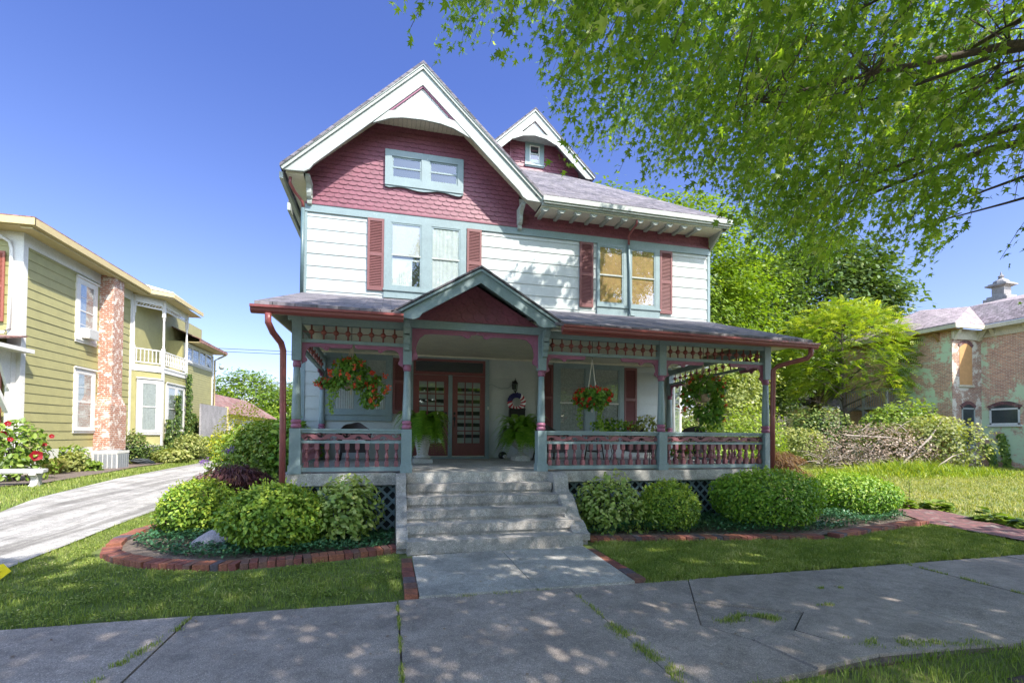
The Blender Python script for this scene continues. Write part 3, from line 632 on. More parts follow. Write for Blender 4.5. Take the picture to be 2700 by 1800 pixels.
# ---- pediment over the steps
PYD=-4.62
p=M(); L=[(2.30,2.42),(2.60,2.40),(2.68,2.43),(2.73,2.50),(3.65,3.05),(3.65,3.24)]
p.pxz(L,PYD,PYD+.04); p.pxz([(7.30-x,z) for x,z in L][::-1],PYD+.001,PYD+.041)
p.ribbon([(2.27,2.44),(3.65,3.25)],.035,PYD-.03,PYD); p.ribbon([(3.65,3.25),(5.03,2.44)],.035,PYD-.031,PYD-.001)
for s in (0,1):
    f_=(lambda x:x) if s==0 else (lambda x:7.30-x)
    p.slab([(f_(2.34),PYD+.04,2.46),(f_(3.65),PYD+.04,3.2),(f_(3.65),PYD+.5,3.2),(f_(2.34),PYD+.5,2.46)],(0,0,.012))
PED=p.build('pediment',mt['teal'],HOUSE)
p=M(); p.pxz([(2.55,2.5),(4.75,2.5),(3.65,3.12)],PYD+.42,PYD+.46); fish(p,[(2.6,2.52),(4.7,2.52),(3.65,3.12)],e=.13,w=.2,y=PYD+.42,pr=.012,hexa=True); p.build('tympanum',mt['burg'],PED)
p=M()
for s in (0,1):
    f_=(lambda x:x) if s==0 else (lambda x:7.30-x)
    q=[(f_(2.26),PYD-.04,2.47),(f_(3.65),PYD-.04,3.29),(f_(3.65),-1.95,3.29),(f_(2.26),PYD+.15,2.47)]
    p.slab(q if s else q[::-1],(0,0,.03))
p.build('pediment_roof',mt['roof'],PED)
# ---- wall lantern, wire
l=M(); l.box(-.05,.05,-.02,0,-.12,.1); l.tube([(0,-.02,.0),(0,-.12,.05),(0,-.14,.0)],.01,6); l.lathe([(.0,.17),(.012,.15),(.006,.13),(.02,.11),(.075,.03),(.08,.01),(.04,.0)],(0,-.14,0),8)
l.lathe([(.05,-.17),(.03,-.19),(.012,-.21),(.014,-.24),(.0,-.25)],(0,-.14,0),8)
for i in range(6): a=i*math.pi/3; l.bar((.062*math.cos(a),-.14+.062*math.sin(a),0),(.045*math.cos(a),-.14+.045*math.sin(a),-.17),.008,.008)
LO=l.build('wall_lantern',mt['iron'],HOUSE); LO.location=(5.46,-.02,1.93)
M().lathe([(.055,0),(.04,-.165)],(0,-.14,0),6).build('lantern_glass',mt['glass'],LO)
M().tube([(5.44,-.03,1.96),(5.3,-.03,1.84),(5.12,-.03,1.82),(4.98,-.03,1.86),(4.86,-.03,1.93),(4.79,-.03,1.9)],.005,5).build('lantern_cable',mt['tealdark'],HOUSE)
M().box(4.74,4.77,-.1,-.07,1.26,1.34).build('doorbell',mt['white'],HOUSE)
# ================================================================ GROUND
def sm(t): t=min(1,max(0,t)); return t*t*(3-2*t)
def gh(x,y):
    z=-1.0-.08*min(1,max(0,(-5-y)/1.95))+.2*sm((-x-2)/5)*sm((y+4)/4)
    return z
DRIVE=[(-2.0,-6.93),(-2.12,-5.2),(-2.18,-4.0),(-2.3,-2.5),(-2.36,-.8),(-2.6,.5),(-2.9,6),(-3.1,30),(-6.4,30),(-5.9,9),(-5.7,4.5),(-5.2,.5),(-4.75,-1.3),(-4.4,-3.5),(-4.5,-6.93)]
BEDL=[(-1.45,-2.6),(-1.56,-3.5),(-1.4,-4.4),(-1.08,-4.92),(-.6,-5.25),(0,-5.47),(.45,-5.52),(1.2,-5.42),(2.36,-5.15),(2.36,-4.1),(.7,-4.1),(.3,3),(-1.9,4)]
BEDR=[(5.25,-5.05),(7.2,-5.3),(9.15,-5.55),(9.6,-5.5),(11,-5.2),(12.3,-4.95),(13.1,-3.6),(12.6,.5),(10.4,.5),(9.8,-4.1),(5.2,-4.1)]
BPATH=[(12.45,-6.93),(12.22,-5.2),(13.3,-3.4),(15.2,-.8),(16.1,-.9),(14.3,-3.6),(13.45,-5.6),(13.5,-6.93)]
def inpoly(P,x,y):
    x=np.asarray(x);y=np.asarray(y);c=np.zeros(x.shape,bool);n=len(P)
    for i in range(n):
        x0,y0=P[i-1];x1,y1=P[i]
        if y0==y1: continue
        k=((y0>y)!=(y1>y))&(x<(x1-x0)*(y-y0)/(y1-y0)+x0); c^=k
    return c
GHV=np.vectorize(gh)
def groundmat():
    m,nt,b,o=newmat('lawn ground'); co=tc(nt)
    n=noise(nt,.35,6,co,.6); col=ramp(nt,n,[(.3,(.075,.115,.02)),(.5,(.12,.15,.035)),(.7,(.21,.20,.07))])
    n2=noise(nt,5,6,co,.7); col=mixc(nt,1.,col,ramp(nt,n2,[(.3,(.6,.6,.6)),(.7,(1.3,1.3,1.2))]),'MULTIPLY')
    nt.links.new(col,b.inputs['Base Color']); b.inputs['Roughness'].default_value=.95; bump(nt,b,noise(nt,40,4,co),.6,.02); return m
def soilmat(name,c=(.10,.075,.055)):
    m,nt,b,o=newmat(name); co=tc(nt); n=noise(nt,18,8,co,.75); nt.links.new(ramp(nt,n,[(.3,dk(c,.5)),(.7,dk(c,1.7))]),b.inputs['Base Color']); b.inputs['Roughness'].default_value=1; bump(nt,b,n,1,.03); return m
mt['ground']=groundmat(); mt['soil']=soilmat('bed soil',(.13,.10,.08))
xs=np.unique(np.concatenate([np.linspace(-600,-20,12),np.arange(-20,40,1.),np.linspace(40,700,14)])); ys=np.unique(np.concatenate([np.linspace(-300,-14,8),np.arange(-14,24,1.),np.linspace(24,900,16)]))
GX,GY=np.meshgrid(xs,ys); GZ=GHV(GX,GY); nx=len(xs)
ii=np.arange(len(ys)-1)[:,None]*nx+np.arange(nx-1)[None,:]; F=np.stack([ii,ii+1,ii+nx+1,ii+nx],-1).reshape(-1,4)
GZ=GZ-np.where((GY<-6.5)&(GY>-9.5)&(np.abs(GX)<25),.04,0)-np.where((GY<-13.9)&(GY>-40),.6,0)
tag(npmesh('lawn_ground',np.stack([GX,GY,GZ],-1).reshape(-1,3),[F],mt['ground'],smooth=True),kind='structure')
def sheet(name,P,mat,dz,step=.6,base=True):
    """polygon following the ground, dz above it"""
    me=M(); pts=[]
    for i in range(len(P)):
        a,b=P[i],P[(i+1)%len(P)]; n=max(1,int(math.hypot(b[0]-a[0],b[1]-a[1])/step))
        for k in range(n): pts.append((a[0]+(b[0]-a[0])*k/n,a[1]+(b[1]-a[1])*k/n))
    import bmesh
    bm=bmesh.new(); vs=[bm.verts.new((x,y,gh(x,y)+dz)) for x,y in pts]; f=bm.faces.new(vs)
    bmesh.ops.triangulate(bm,faces=bm.faces[:]); me_=bpy.data.meshes.new(name); bm.to_mesh(me_); bm.free()
    uv=me_.uv_layers.new(name='UVMap').data
    for l in me_.loops: c=me_.vertices[l.vertex_index].co; uv[l.index].uv=(c.x,c.y)
    o=link(name,me_,mat); return tag(o,kind='structure')
mt['drive']=concretemat('driveway gravelly concrete',(.36,.345,.32),.9,(.17,.16,.15),1.2)
nt_=mt['drive'].node_tree; pb=nt_.nodes["Principled BSDF"]; src=pb.inputs['Base Color'].links[0].from_socket
mp=nt_.nodes.new("ShaderNodeMapping"); mp.inputs['Scale'].default_value=(2.2,.12,1); mp.inputs['Rotation'].default_value=(0,0,-.12); nt_.links.new(tc(nt_),mp.inputs[0])
n_=noise(nt_,1.6,5,mp.outputs[0],.6); nt_.links.new(mixc(nt_,1.,src,ramp(nt_,n_,[(.38,(.55,.54,.52)),(.5,(.9,.9,.9)),(.65,(1.15,1.14,1.1))]),'MULTIPLY'),pb.inputs['Base Color'])
sheet('driveway',DRIVE,mt['drive'],.022); sheet('planting_bed',BEDL,mt['soil'],.03); sheet('planting_bed',BEDR,mt['soil'],.03)
sheet('planting_bed',[(-7.2,2.2),(-6.7,3.2),(-6.9,6),(-7.3,9.3),(-7.0,13),(-7.2,16),(-8.9,16),(-8.9,5),(-9.5,2.5)],mt['soil'],.03)
mt['brickpath']=brickmat('brick walk',(.22,.085,.08),(.15,.06,.065),(.07,.06,.05),.2,.1,.012,(.20,.16,.14),.55,3)
sheet('brick_walk',BPATH,mt['brickpath'],.035)
# sidewalk: slabs of one pavement
sw=M(); xb=[-9,-7.1,-5.2,-3.3,-1.4,.47,2.35,4.23,5.75,7.45,9.1,11.0,12.9,14.8,16.7,18.6,20.5,24,28]
for a,b in zip(xb,xb[1:]):
    dz=rnd.uniform(-.006,.012); t=rnd.uniform(-.012,.012)
    y0=-9.08; 
    if a==4.23:   # cracked slab with lifted corner
        sw.slab([(a+.008,-9.1,-1.2),(5.35,-9.05,-1.2),(5.25,-8.5,-1.2),(5.02,-8.15,-1.2),(5.35,-7.6,-1.2),(b-.008,-6.95,-1.2),(a+.008,-6.95,-1.2)],(0,0,.125)); continue
    if a==5.75:
        sw.slab([(5.37,-9.03,-1.2),(6.05,-8.95,-1.2),(5.75,-8.45,-1.2),(5.27,-8.52,-1.2)],(0,0,.135)); sw.slab([(5.29,-8.48,-1.2),(5.77,-8.42,-1.2),(6.2,-8.1,-1.2),(5.35,-7.62,-1.2),(5.05,-8.13,-1.2)],(0,0,.112))
        sw.slab([(5.785,-8.43,-1.2),(6.065,-8.95,-1.2),(6.9,-9.0,-1.2),(b-.008,-9.05,-1.2),(b-.008,-6.95,-1.2),(5.756,-6.95,-1.2),(5.365,-7.6,-1.2),(6.225,-8.1,-1.2)],(0,0,.128)); continue
    sw.slab([(a+.008,y0,-1.2),(b-.008,y0,-1.2),(b-.008,-6.95,-1.2),(a+.008,-6.95,-1.2)],(0,0,.12+dz+(.012 if a>9 else 0)))
tag(sw.build('sidewalk',mt['walk']),kind='structure')
jf=M().box(-9,28,-9.04,-6.96,-1.22,-1.098); tag(jf.build('sidewalk_joint_soil',mt['soil']),kind='structure')
fp=M()
for P in ([(2.57,-6.95),(3.85,-6.95),(3.80,-5.50),(2.57,-5.55)],[(3.862,-6.95),(5.045,-6.95),(5.045,-5.48),(3.812,-5.50)],[(2.57,-5.54),(3.81,-5.49),(5.045,-5.47),(5.045,-5.38),(2.57,-5.38)]):
    k=rnd.uniform(0,.006); fp.add([(x,y,gh(x,y)-.08) for x,y in P]+[(x,y,gh(x,y)+.03+k) for x,y in P],[(3,2,1,0),(4,5,6,7)]+[(i,(i+1)%4,4+(i+1)%4,4+i) for i in range(4)])
tag(fp.build('front_path',mt['path']),kind='structure')
mt['road']=concretemat('street concrete',(.42,.40,.37),.3,(.2,.19,.18),1)
tag(M().box(-60,70,-24,-14,-1.5,-1.30).build('unseen_street',mt['road']),kind='structure')  # out of view; added so its pale surface bounces sun into the porch
tag(M().box(-60,70,-14,-13.85,-1.5,-1.12).build('kerb',mt['path']),kind='structure')
tag(M().box(-60,70,-24.15,-24,-1.5,-1.12).build('kerb',mt['path']),kind='structure')
# ================================================================ EDGING BRICKS
bm4=[paint('brick '+n,c,.85,.25,scale=7,grime=.45,bs=.5) for n,c in (('orange red',(.30,.105,.06)),('deep red',(.22,.07,.055)),('brown',(.18,.09,.07)),('blue grey',(.11,.085,.10)))]
BME={}
def brick(x,y,rz,z,dims=(.20,.092,.06),lab='',grp='',tilt=0):
    k=rnd.choice([0,0,0,1,1,2,3 if rnd.random()<.5 else 2]); key=(dims,k,rnd.randrange(3))
    if key not in BME:
        a,b,c=[d/2 for d in dims]; mm=M(); e=.006
        j=lambda:rnd.uniform(-.004,.004)
        v=[(sx*(a-e)+j(),sy*(b-e)+j(),c) for sx,sy in ((-1,-1),(1,-1),(1,1),(-1,1))]+[(sx*a+j(),sy*b+j(),c-e) for sx,sy in ((-1,-1),(1,-1),(1,1),(-1,1))]+[(sx*a,sy*b,-c-.03) for sx,sy in ((-1,-1),(1,-1),(1,1),(-1,1))]
        mm.add(v,[(0,1,2,3)]+[(4+i,4+(i+1)%4,(i+1)%4,i) for i in range(4)]+[(8+i,8+(i+1)%4,4+(i+1)%4,4+i) for i in range(4)]+[(11,10,9,8)])
        me=mm.mesh('edging_brick'); me.materials.append(bm4[k]); BME[key]=me
    o=bpy.data.objects.new('edging_brick',BME[key]); COL.objects.link(o); o.location=(x,y,z+dims[2]/2); o.rotation_euler=(rnd.uniform(-.04,.04)+tilt,rnd.uniform(-.04,.04),rz+rnd.uniform(-.05,.05))
    return tag(o,lab,'brick',grp)
def along(P,sp):
    out=[];d=0;nx_=sp/2
    for a,b in zip(P,P[1:]):
        L=math.hypot(b[0]-a[0],b[1]-a[1])
        while nx_<=d+L: t=(nx_-d)/L; out.append((a[0]+(b[0]-a[0])*t,a[1]+(b[1]-a[1])*t,math.atan2(b[1]-a[1],b[0]-a[0]))); nx_+=sp
        d+=L
    return out
for x,y,a in along([(-1.45,-2.75),(-1.57,-3.3),(-1.55,-3.95),(-1.40,-4.45)],.205): brick(x,y,a,gh(x,y)+.03,(.2,.17,.06),'reddish brick laid lengthwise at the curved edge of the left planting bed','left bed bricks laid lengthwise')
for x,y,a in along([(-1.40,-4.45),(-1.26,-4.78),(-1.0,-5.03),(-.6,-5.29),(0,-5.50),(.45,-5.55),(1.2,-5.45),(1.8,-5.32),(2.33,-5.18)],.101): brick(x,y,a+math.pi/2,gh(x,y)+.02,(.21,.092,.055),'clay brick set crosswise in the border of the left planting bed beside the lawn','left bed border bricks')
for x,y,a in along([(5.3,-5.12),(7.2,-5.36),(9.15,-5.60)],.103): brick(x,y,a+math.pi/2,gh(x,y)+.0,(.20,.094,.06),'weathered brick set crosswise in the long straight border of the right planting bed','right bed border bricks')
for x,y,a in along([(9.45,-5.62),(10.3,-5.42),(11.3,-5.22),(12.25,-5.05)],.105): brick(x,y,a+math.pi/2,gh(x,y)+.01,(.20,.096,.06),'pale worn brick in the short border stretch leading to the brick walk','far right bed border bricks')
for i in range(7): brick(2.492,-5.62-.205*i,math.pi/2,gh(2.4,-6)-.03,(.2,.14,.05),'flush brick in the strip along the left side of the front path','left path edge bricks')
for i in range(8): brick(5.125,-5.40-.205*i,math.pi/2,gh(5,-6)-.03,(.2,.14,.05),'flush red brick in the strip along the right side of the front path','right path edge bricks')
# ================================================================ GREEN NEIGHBOUR HOUSE (left)
NX=-8.87; R90=math.pi/2
mt['olive']=paint('olive siding paint',(.34,.315,.135),.55,.1,grime=.12); mt['nwhite']=paint('neighbour white trim',(.66,.64,.60),.5,.06)
mt['ncream']=paint('neighbour cream soffit',(.52,.42,.21),.55,.08); mt['nbrick']=brickmat('peeling chimney brick',(.42,.16,.08),(.32,.11,.06),(.45,.40,.34),.21,.075,.012,(.62,.55,.48),.52,5)
mt['nroof']=shinglemat('brown red shingles',(.20,.10,.08),(.28,.15,.12)); mt['nshut']=paint('terracotta shutter',(.30,.09,.06),.5)
NH=thing('green_house','olive green two storey house with white trim, peeling brick chimney and corner balcony','house',(NX,5.6,-.9))
NB=lambda mb,name,mat,par=None,sm_=False: _nb(mb,name,mat,par,sm_)
def _nb(mb,name,mat,par,sm_):
    me=mb.mesh(name,sm_); o=link(name,me,mt[mat],par or NH)
    if par is None: o.matrix_parent_inverse=Matrix.Translation((-NX,-5.6,.9))
    return o
def clapY(mb,X,y0,y1,z0,z1,e=.3,pr=.02):   # wall facing +X
    t=M(); clap(t,0,y1-y0,z0,z1,e,0,pr,.006); mb.add([(X-v[1],y0+v[0],v[2]) for v in t.v],[f for f in t.f]); return mb
w=M(); w.box(-20,NX-.0,5.6,20,-.0,6.8); clapY(w,NX,5.6,11.95,.0,6.4); clap(w,-20,NX,0,6.5,.3,5.6)
w.slab([(NX,11.9,0),(-7.97,12.85,0),(-7.97,15.5,0),(-8.2,15.5,0),(-8.2,19.8,0),(NX-1,19.8,0)],(0,0,3.5))
w.box(-12,-8.2,15.5,19.8,3.4,5.3); clapY(w,-8.2,15.5,19.8,1.6,4.3,.13,.014); clapY(w,-8.2,15.5,19.8,-.2,1.6,.13,.012); clapY(w,-7.97,12.9,15.5,2.9,3.5,.3)
NB(w,'wall','olive')
f=M(); f.box(-20,NX+.02,5.58,11.9,-1.2,-.0); f.box(-20,-8.0,11.9,19.8,-1.2,.0); NB(f,'foundation','nwhite')
t=M(); t.box(NX-.33,NX-.001,5.56,5.60,-.0,6.5); t.box(NX,NX+.035,5.56,5.76,-.0,6.5); t.box(NX,NX+.04,5.6,11.95,6.38,6.78); t.box(-20,NX+.04,5.55,5.6,6.5,6.78)
t.box(NX,NX+.05,11.82,11.98,.0,6.7)
t.box(-7.99,-7.93,12.77,12.93,-.1,3.5); t.bar((NX+.03,11.93,3.42),(-7.94,12.83,3.42),.05,.2); t.box(-7.97,-7.92,12.85,15.5,3.32,3.5); t.box(-8.2,-8.16,15.5,19.82,4.2,4.32); t.box(-8.2,-8.15,19.7,19.84,-.9,5.2)
NB(t,'corner_trim','nwhite')
r=M(); e0=NX+.70
r.slab([(e0,4.9,6.98),(e0,12.0,6.98),(-13,12,8.3),(-13,9,8.3)],(0,0,.06)); r.slab([(-22,4.9,6.98),(e0,4.9,6.98),(-13,9,8.3),(-16,9,8.3)],(0,0,.06)); NB(r,'roof','nroof')
r=M(); r.slab([(e0,12.0,6.98),(-7.45,12.45,6.96),(-7.45,16.0,6.85),(-9.5,16.0,7.6),(-11,12,7.8)],(0,0,.05)); NB(r,'balcony_roof','nwhite')
r=M(); r.box(-7.9+.35,-7.9+.42,15.9,20.2,5.35,5.5); r.slab([(-7.5,15.9,5.5),(-7.5,20.3,5.42),(-11,20.3,7),(-11,15.9,7)],(0,0,.05)); NB(r,'rear_roof','nroof')
s=M(); s.box(NX-.0,e0-.02,4.95,12,6.76,6.80); s.box(-20,NX,4.95,5.6,6.761,6.801); s.slab([(NX,12,6.74),(e0-.05,12,6.74),(-7.5,12.5,6.72),(-7.5,15.95,6.65),(-9,15.95,6.65),(NX-.2,12,6.74)],(0,0,.02)); s.box(-8.2,-7.52,15.9,20.2,5.33,5.36)
s.box(NX+.3,e0-.1,5.0,12,6.70,6.755); NB(s,'soffit','ncream')
s=M(); s.box(e0-.04,e0+.02,4.9,12.02,6.78,6.99); s.box(-20,e0+.02,4.87,4.93,6.78,6.99); s.bar((e0,12,6.86),(-7.43,12.47,6.85),.04,.16); s.box(-7.46,-7.41,12.47,16.0,6.74,6.93); NB(s,'fascia','ncream')
# balcony: floor, deep recess, posts, rail, fretwork
b=M(); b.slab([(NX,11.85,3.5),(-7.90,12.82,3.5),(-7.90,15.55,3.5),(NX,15.55,3.5)],(0,0,.1)); NB(b,'balcony_floor','nwhite')
b=M(); b.box(-11.5,-9.6,12.2,16.2,3.6,6.7); NB(b,'balcony_wall','olive')
for (x,y) in ((NX+.06,12.02),(-7.98,12.88),(-7.98,15.42)):
    b=M(); b.box(x-.06,x+.06,y-.06,y+.06,3.6,4.45); b.box(x-.06,x+.06,y-.06,y+.06,5.9,6.7); b.lathe([(.045,4.45),(.06,4.5),(.045,4.55),(.055,4.9),(.04,5.7),(.055,5.8),(.045,5.9)],(x,y,0),8); NB(b,'balcony_post','nwhite')
def nrail(a,c,n):
    b=M(); b.bar((*a,4.32),(*c,4.32),.05,.05); b.bar((*a,3.72),(*c,3.72),.04,.05)
    for i in range(n): t_=(i+.5)/n; x=a[0]+(c[0]-a[0])*t_; y=a[1]+(c[1]-a[1])*t_; b.lathe([(.018,3.74),(.03,3.9),(.018,4.0),(.028,4.15),(.018,4.3)],(x,y,0),6)
    NB(b,'balcony_railing','nwhite')
    b=M(); d=((c[0]-a[0]),(c[1]-a[1])); L=math.hypot(*d); b.bar((*a,6.55),(*c,6.55),.03,.3); b.bar((*a,6.25),(*c,6.25),.03,.06)
    k=int(L/.12)
    for i in range(k): t_=(i+.5)/k; p=(a[0]+d[0]*t_,a[1]+d[1]*t_); b.bar((p[0]-d[0]/L*.04,p[1]-d[1]/L*.04,6.28+.03*(i%2)),(p[0]+d[0]/L*.04,p[1]+d[1]/L*.04,6.40-.03*(i%2)),.025,.03)
    NB(b,'fretwork','nwhite')
nrail((NX+.1,12.05),(-8.02,12.84),7); nrail((-7.98,12.95),(-7.98,15.36),13)
def nwin(y0,z0,W,H,X=NX,rz=R90,o=None,**k):
    q=win(NH,(X,y0,z0),rz,W,H,o or [(.2,W-.2,.18,H-.2,k.pop('back',cur('lace',0,1)))],case='nwhite',sashm='nwhite',railm='nwhite',cap=True,sill=True,**k)
    q.matrix_parent_inverse=Matrix.Translation((-NX,-5.6,.9)); return q
nwin(8.11,3.86,1.25,2.4,rail=.5,grid=(1,4)); nwin(8.11,.53,1.24,2.4,rail=.48,grid=(1,4))
nwin(12.07,.45,1.0,2.55,X=-8.70+.02,rz=math.atan2(.95,.90),rail=.5); nwin(13.15,.5,2.1,2.4,X=-7.97,o=[(.2,.95,.18,2.2,cur('lace')),(1.15,1.9,.18,2.2,cur('lace'))],rail=.5)
nwin(15.7,4.30,3.9,.95,X=-8.2,o=[(.12+.95*i,.92+.95*i,.08,.85,None) for i in range(4)],grid=(3,3),rail=None)
dn=nwin(12.9,3.6,.95,2.7,X=-9.6,o=[(.15,.8,.1,2.45,cur('curtain',.3,1))],rail=.75)
ac=M(); ac.box(NX+.02,NX+.30,8.42,9.02,4.05,4.42)
for i in range(9): ac.box(NX+.30,NX+.31,8.45,8.99,4.08+i*.037,4.10+i*.037)
NB(ac,'window_air_conditioner','nwhite')
c=M(); c.box(NX-.1,-8.37,9.55,10.28,1.9,6.8); c.slab([(NX,9.35,1.6),(-8.3,9.35,1.6),(-8.37,9.55,1.95),(NX,9.55,1.95)],(0,.02,0)); c.box(NX-.1,-8.30,9.35,10.5,-1.0,1.6)
c.add([(-8.30,9.35,1.6),(-8.30,10.5,1.6),(-8.37,10.28,1.98),(-8.37,9.55,1.98),(NX,9.35,1.6),(NX,10.5,1.6),(NX,10.28,1.98),(NX,9.55,1.98)],[(0,1,2,3),(0,3,7,4),(1,5,6,2)])
NB(c,'chimney','nbrick')
for z0,z1 in ((3.95,6.12),(.82,2.66)):
    o=shutter(NH,-9.75,-9.28,z0,z1,y=-.03,loc=(0,5.57,0),mat='nshut'); o.matrix_parent_inverse=Matrix.Translation((-NX,-5.6,.9))
d=M(); d.tube([(-9.6,5.2,6.75),(-9.4,5.35,6.6),(-9.16,5.5,6.42),(-9.12,5.52,6.2),(-9.12,5.52,3.75),(-9.2,5.4,3.6),(-9.45,5.2,3.55)],.05,8); d.tube([(-9.0,5.52,3.0),(-9.0,5.52,-.7)],.05,8); NB(d,'downspout','nwhite',None,True)
d=M(); d.tube([(-7.5,20.1,5.35),(-7.9,20.0,5.1),(-8.1,19.9,4.95),(-8.1,19.9,2.1),(-7.7,19.9,1.95),(-7.4,19.9,1.8),(-7.4,19.9,-.9)],.05,8); NB(d,'downspout','ncream',None,True)
d=M(); d.slab([(-14,3.9,3.15),(-8.45,3.9,3.15),(-8.7,5.6,3.5),(-14,5.6,3.5)],(0,0,.05)); NB(d,'porch_roof','nroof')
d=M(); d.box(-14,-8.5,3.95,5.6,3.0,3.12); d.pyz([(4.1,3.0),(5.56,3.0),(5.56,1.6),(5.3,1.9),(5.0,2.6)],-9.04,-8.97); d.bar((-8.95,4.05,3.0),(-9.05,5.4,1.2),.12,.12); d.box(-9.1,-8.95,5.38,5.56,-.9,3.0); NB(d,'porch_bracket','nwhite')
l=M(); l.sphere((-7.75,20.0,4.55),.16,10,(1,1,.9)); l.tube([(-7.9,20,4.75),(-7.75,20,4.72)],.02,6); NB(l,'yard_light','grey_green')
for n_,x,y,W_,D_,H_ in (('a',-7.95,8.75,.80,.80,.76),):
    A=thing('air_conditioner','white outdoor air conditioner unit with grilles beside the brick chimney','air conditioner',(x,y,-.88))
    b=M(); b.box(-W_/2,W_/2,-D_/2,D_/2,.05,H_); b.box(-W_/2-.015,W_/2+.015,-D_/2-.015,D_/2+.015,H_-.1,H_); b.box(-W_/2-.06,W_/2+.06,-D_/2-.06,D_/2+.06,-.05,.05); b.build('cabinet',mt['nwhite'],A)
    g=M(); 
    for s in (0,1):
        for i in range(5):
            for k in range(18):
                u0=-W_/2+.06+i*.148; z=.1+k*.03
                if s==0: g.box(u0,u0+.12,-D_/2-.008,-D_/2-.001,z,z+.016)
                else: g.box(W_/2+.001,W_/2+.008,u0,u0+.12,z,z+.016)
    g.build('grille',flat('grille grey',(.22,.24,.27),.5),A)
    M().lathe([(.36,H_),(.36,H_+.02),(.30,H_+.03),(.0,H_+.04)],k=20).build('fan_guard',flat('fan guard',(.30,.30,.30),.5),A)
# garden hose coil
hs=M()
pts=[]
for i in range(170): a=i*.30; rr=.50-.0012*i+.03*math.sin(i*1.7); pts.append((rr*math.cos(a),rr*math.sin(a)*.45+.05*math.sin(i*.37),.03+.16*(i/170)+.02*math.sin(i*.9)))
hs.tube(pts,.017,6); HO=tag(hs.build('garden_hose',flat('dark hose',(.035,.045,.05),.5),None,True),'coiled dark garden hose lying beside the air conditioner','hose'); HO.location=(-7.75,10.75,-.78); HO.rotation_euler=(R(-12),R(14),R(35))
# concrete bench
mt['cast']=paint('pale cast stone',(.58,.56,.54),.85,.15,scale=6,grime=.35,bs=.5)
BN=thing('garden_bench','pale curved cast stone bench standing in front of the red flowered bush','bench',(-6.95,2.5,-.84),R(8))
t=M(); a0=[(1.05*math.cos(a)*.98,.26+.0+.9*math.sin(a)-.9) for a in []]
top=[(-.75+.1*i,-.22+.10*math.sin(i/14*math.pi)) for i in range(15)]; bot=[(x*.9+0,y+.40) for x,y in top][::-1]
t.pxy(top+bot,.40,.47); t.pxy([(x*.97,y+.012) for x,y in top]+[(x*.97,y-.012) for x,y in bot],.375,.398); t.build('seat',mt['cast'],BN)
for sx in (-.45,.42):
    l=M(); P=[(-.22,0),(.2,0),(.2,.06),(.13,.10),(.09,.18),(.13,.28),(.2,.33),(.2,.375),(-.2,.375),(-.2,.33),(-.12,.28),(-.08,.2),(-.13,.1),(-.22,.06)]
    l.pyz(P,sx-.07,sx+.07); l.build('leg',mt['cast'],BN)
# ================================================================ GARAGE, PANEL WALL, WIRES (left background)
GR=thing('garage','low garage with brown shingled roof behind the green house','garage',(-10.6,19,-.9))
def at0(mb,name,mat,root,sm_=False):
    o=link(name,mb.mesh(name,sm_),mt[mat],root); o.matrix_parent_inverse=Matrix.Translation(-root.location); return o
at0(M().box(-13,-8.4,21,36,-.9,1.75),'wall','ncream',GR)
at0(M().slab([(-8.0,20.6,1.75),(-8.0,36.4,1.75),(-10.6,36.4,3.4),(-10.6,20.6,3.4)],(0,0,.06)).slab([(-13.4,20.6,1.75),(-10.6,20.6,3.4),(-10.6,36.4,3.4),(-13.4,36.4,1.75)],(0,0,.06)),'roof','nroof',GR)
gd=M()
for y in (22.5,26.5,30.5): 
    for k in range(24): gd.box(-8.4,-8.37,y+k*.12,y+k*.12+.105,-.8,1.5)
at0(gd,'garage_door','nwhite',GR)
mt['weathered']=paint('weathered grey panel',(.36,.34,.34),.9,.3,(.17,.15,.15),2.,grime=.35)
PW=thing('panel_wall','tall weathered grey panel fence at the rear corner of the green house','fence',(-7.2,15.9,-.9))
at0(M().box(-7.24,-7.16,15.2,19.2,-.9,2.05),'panel','weathered',PW)
at0(M().box(-7.26,-7.10,19.2,19.32,-.9,2.1),'post','ncream',PW)
for i,(z,sg) in enumerate(((9.15,.25),(8.9,.3),(5.05,.25),(4.2,.3),(6.15,.2))):
    tag(M().tube([(-60+6*k,40,z-sg*math.sin(math.pi*k/16)-(.6 if i==4 else 0)*k/16) for k in range(17)],.025,4).build('utility_wire',mt['iron']),['highest thin overhead wire above the far trees','second highest overhead wire above the far trees','upper wire crossing the distant trees behind the garage','lowest wire crossing the distant trees behind the garage','single wire reaching the rear of the green house'][i],'wire','overhead wires')
# ================================================================ OLD BRICK BUILDING (right)
mt['obrick']=brickmat('old brick with green paint',(.66,.33,.20),(.42,.18,.12),(.58,.49,.38),.22,.078,.014,(.52,.62,.40),.51,.5)
mt['obrick2']=brickmat('old brick pale',(.38,.18,.11),(.28,.12,.085),(.46,.40,.31),.22,.078,.014,(.60,.55,.45),.50,1.6)
mt['oroof']=shinglemat('mauve shingles',(.27,.22,.22),(.36,.30,.30)); mt['ply']=paint('plywood',(.55,.30,.12),.7,.12,scale=4); mt['peel']=paint('peeling cream trim',(.60,.54,.40),.6,.15,(.25,.2,.15),3,grime=.3)
mt['rot']=paint('rotten eave boards',(.40,.24,.10),.8,.35,(.10,.06,.04),3,grime=.4)
OB=thing('brick_building','old two storey brick building with peeling green paint and boarded window','building',(33,7.61,-1))
ob=lambda mb,n,mat,sm_=False: at0(mb,n,mat,OB,sm_)
ob(M().box(33,38,7.61,14,-1.2,6.7),'wing_wall','obrick2'); ob(M().box(32.99,33.02,7.64,14,-1.2,6.65).box(35.22,50,-9,7.61,-1.2,6.75),'wall','obrick')
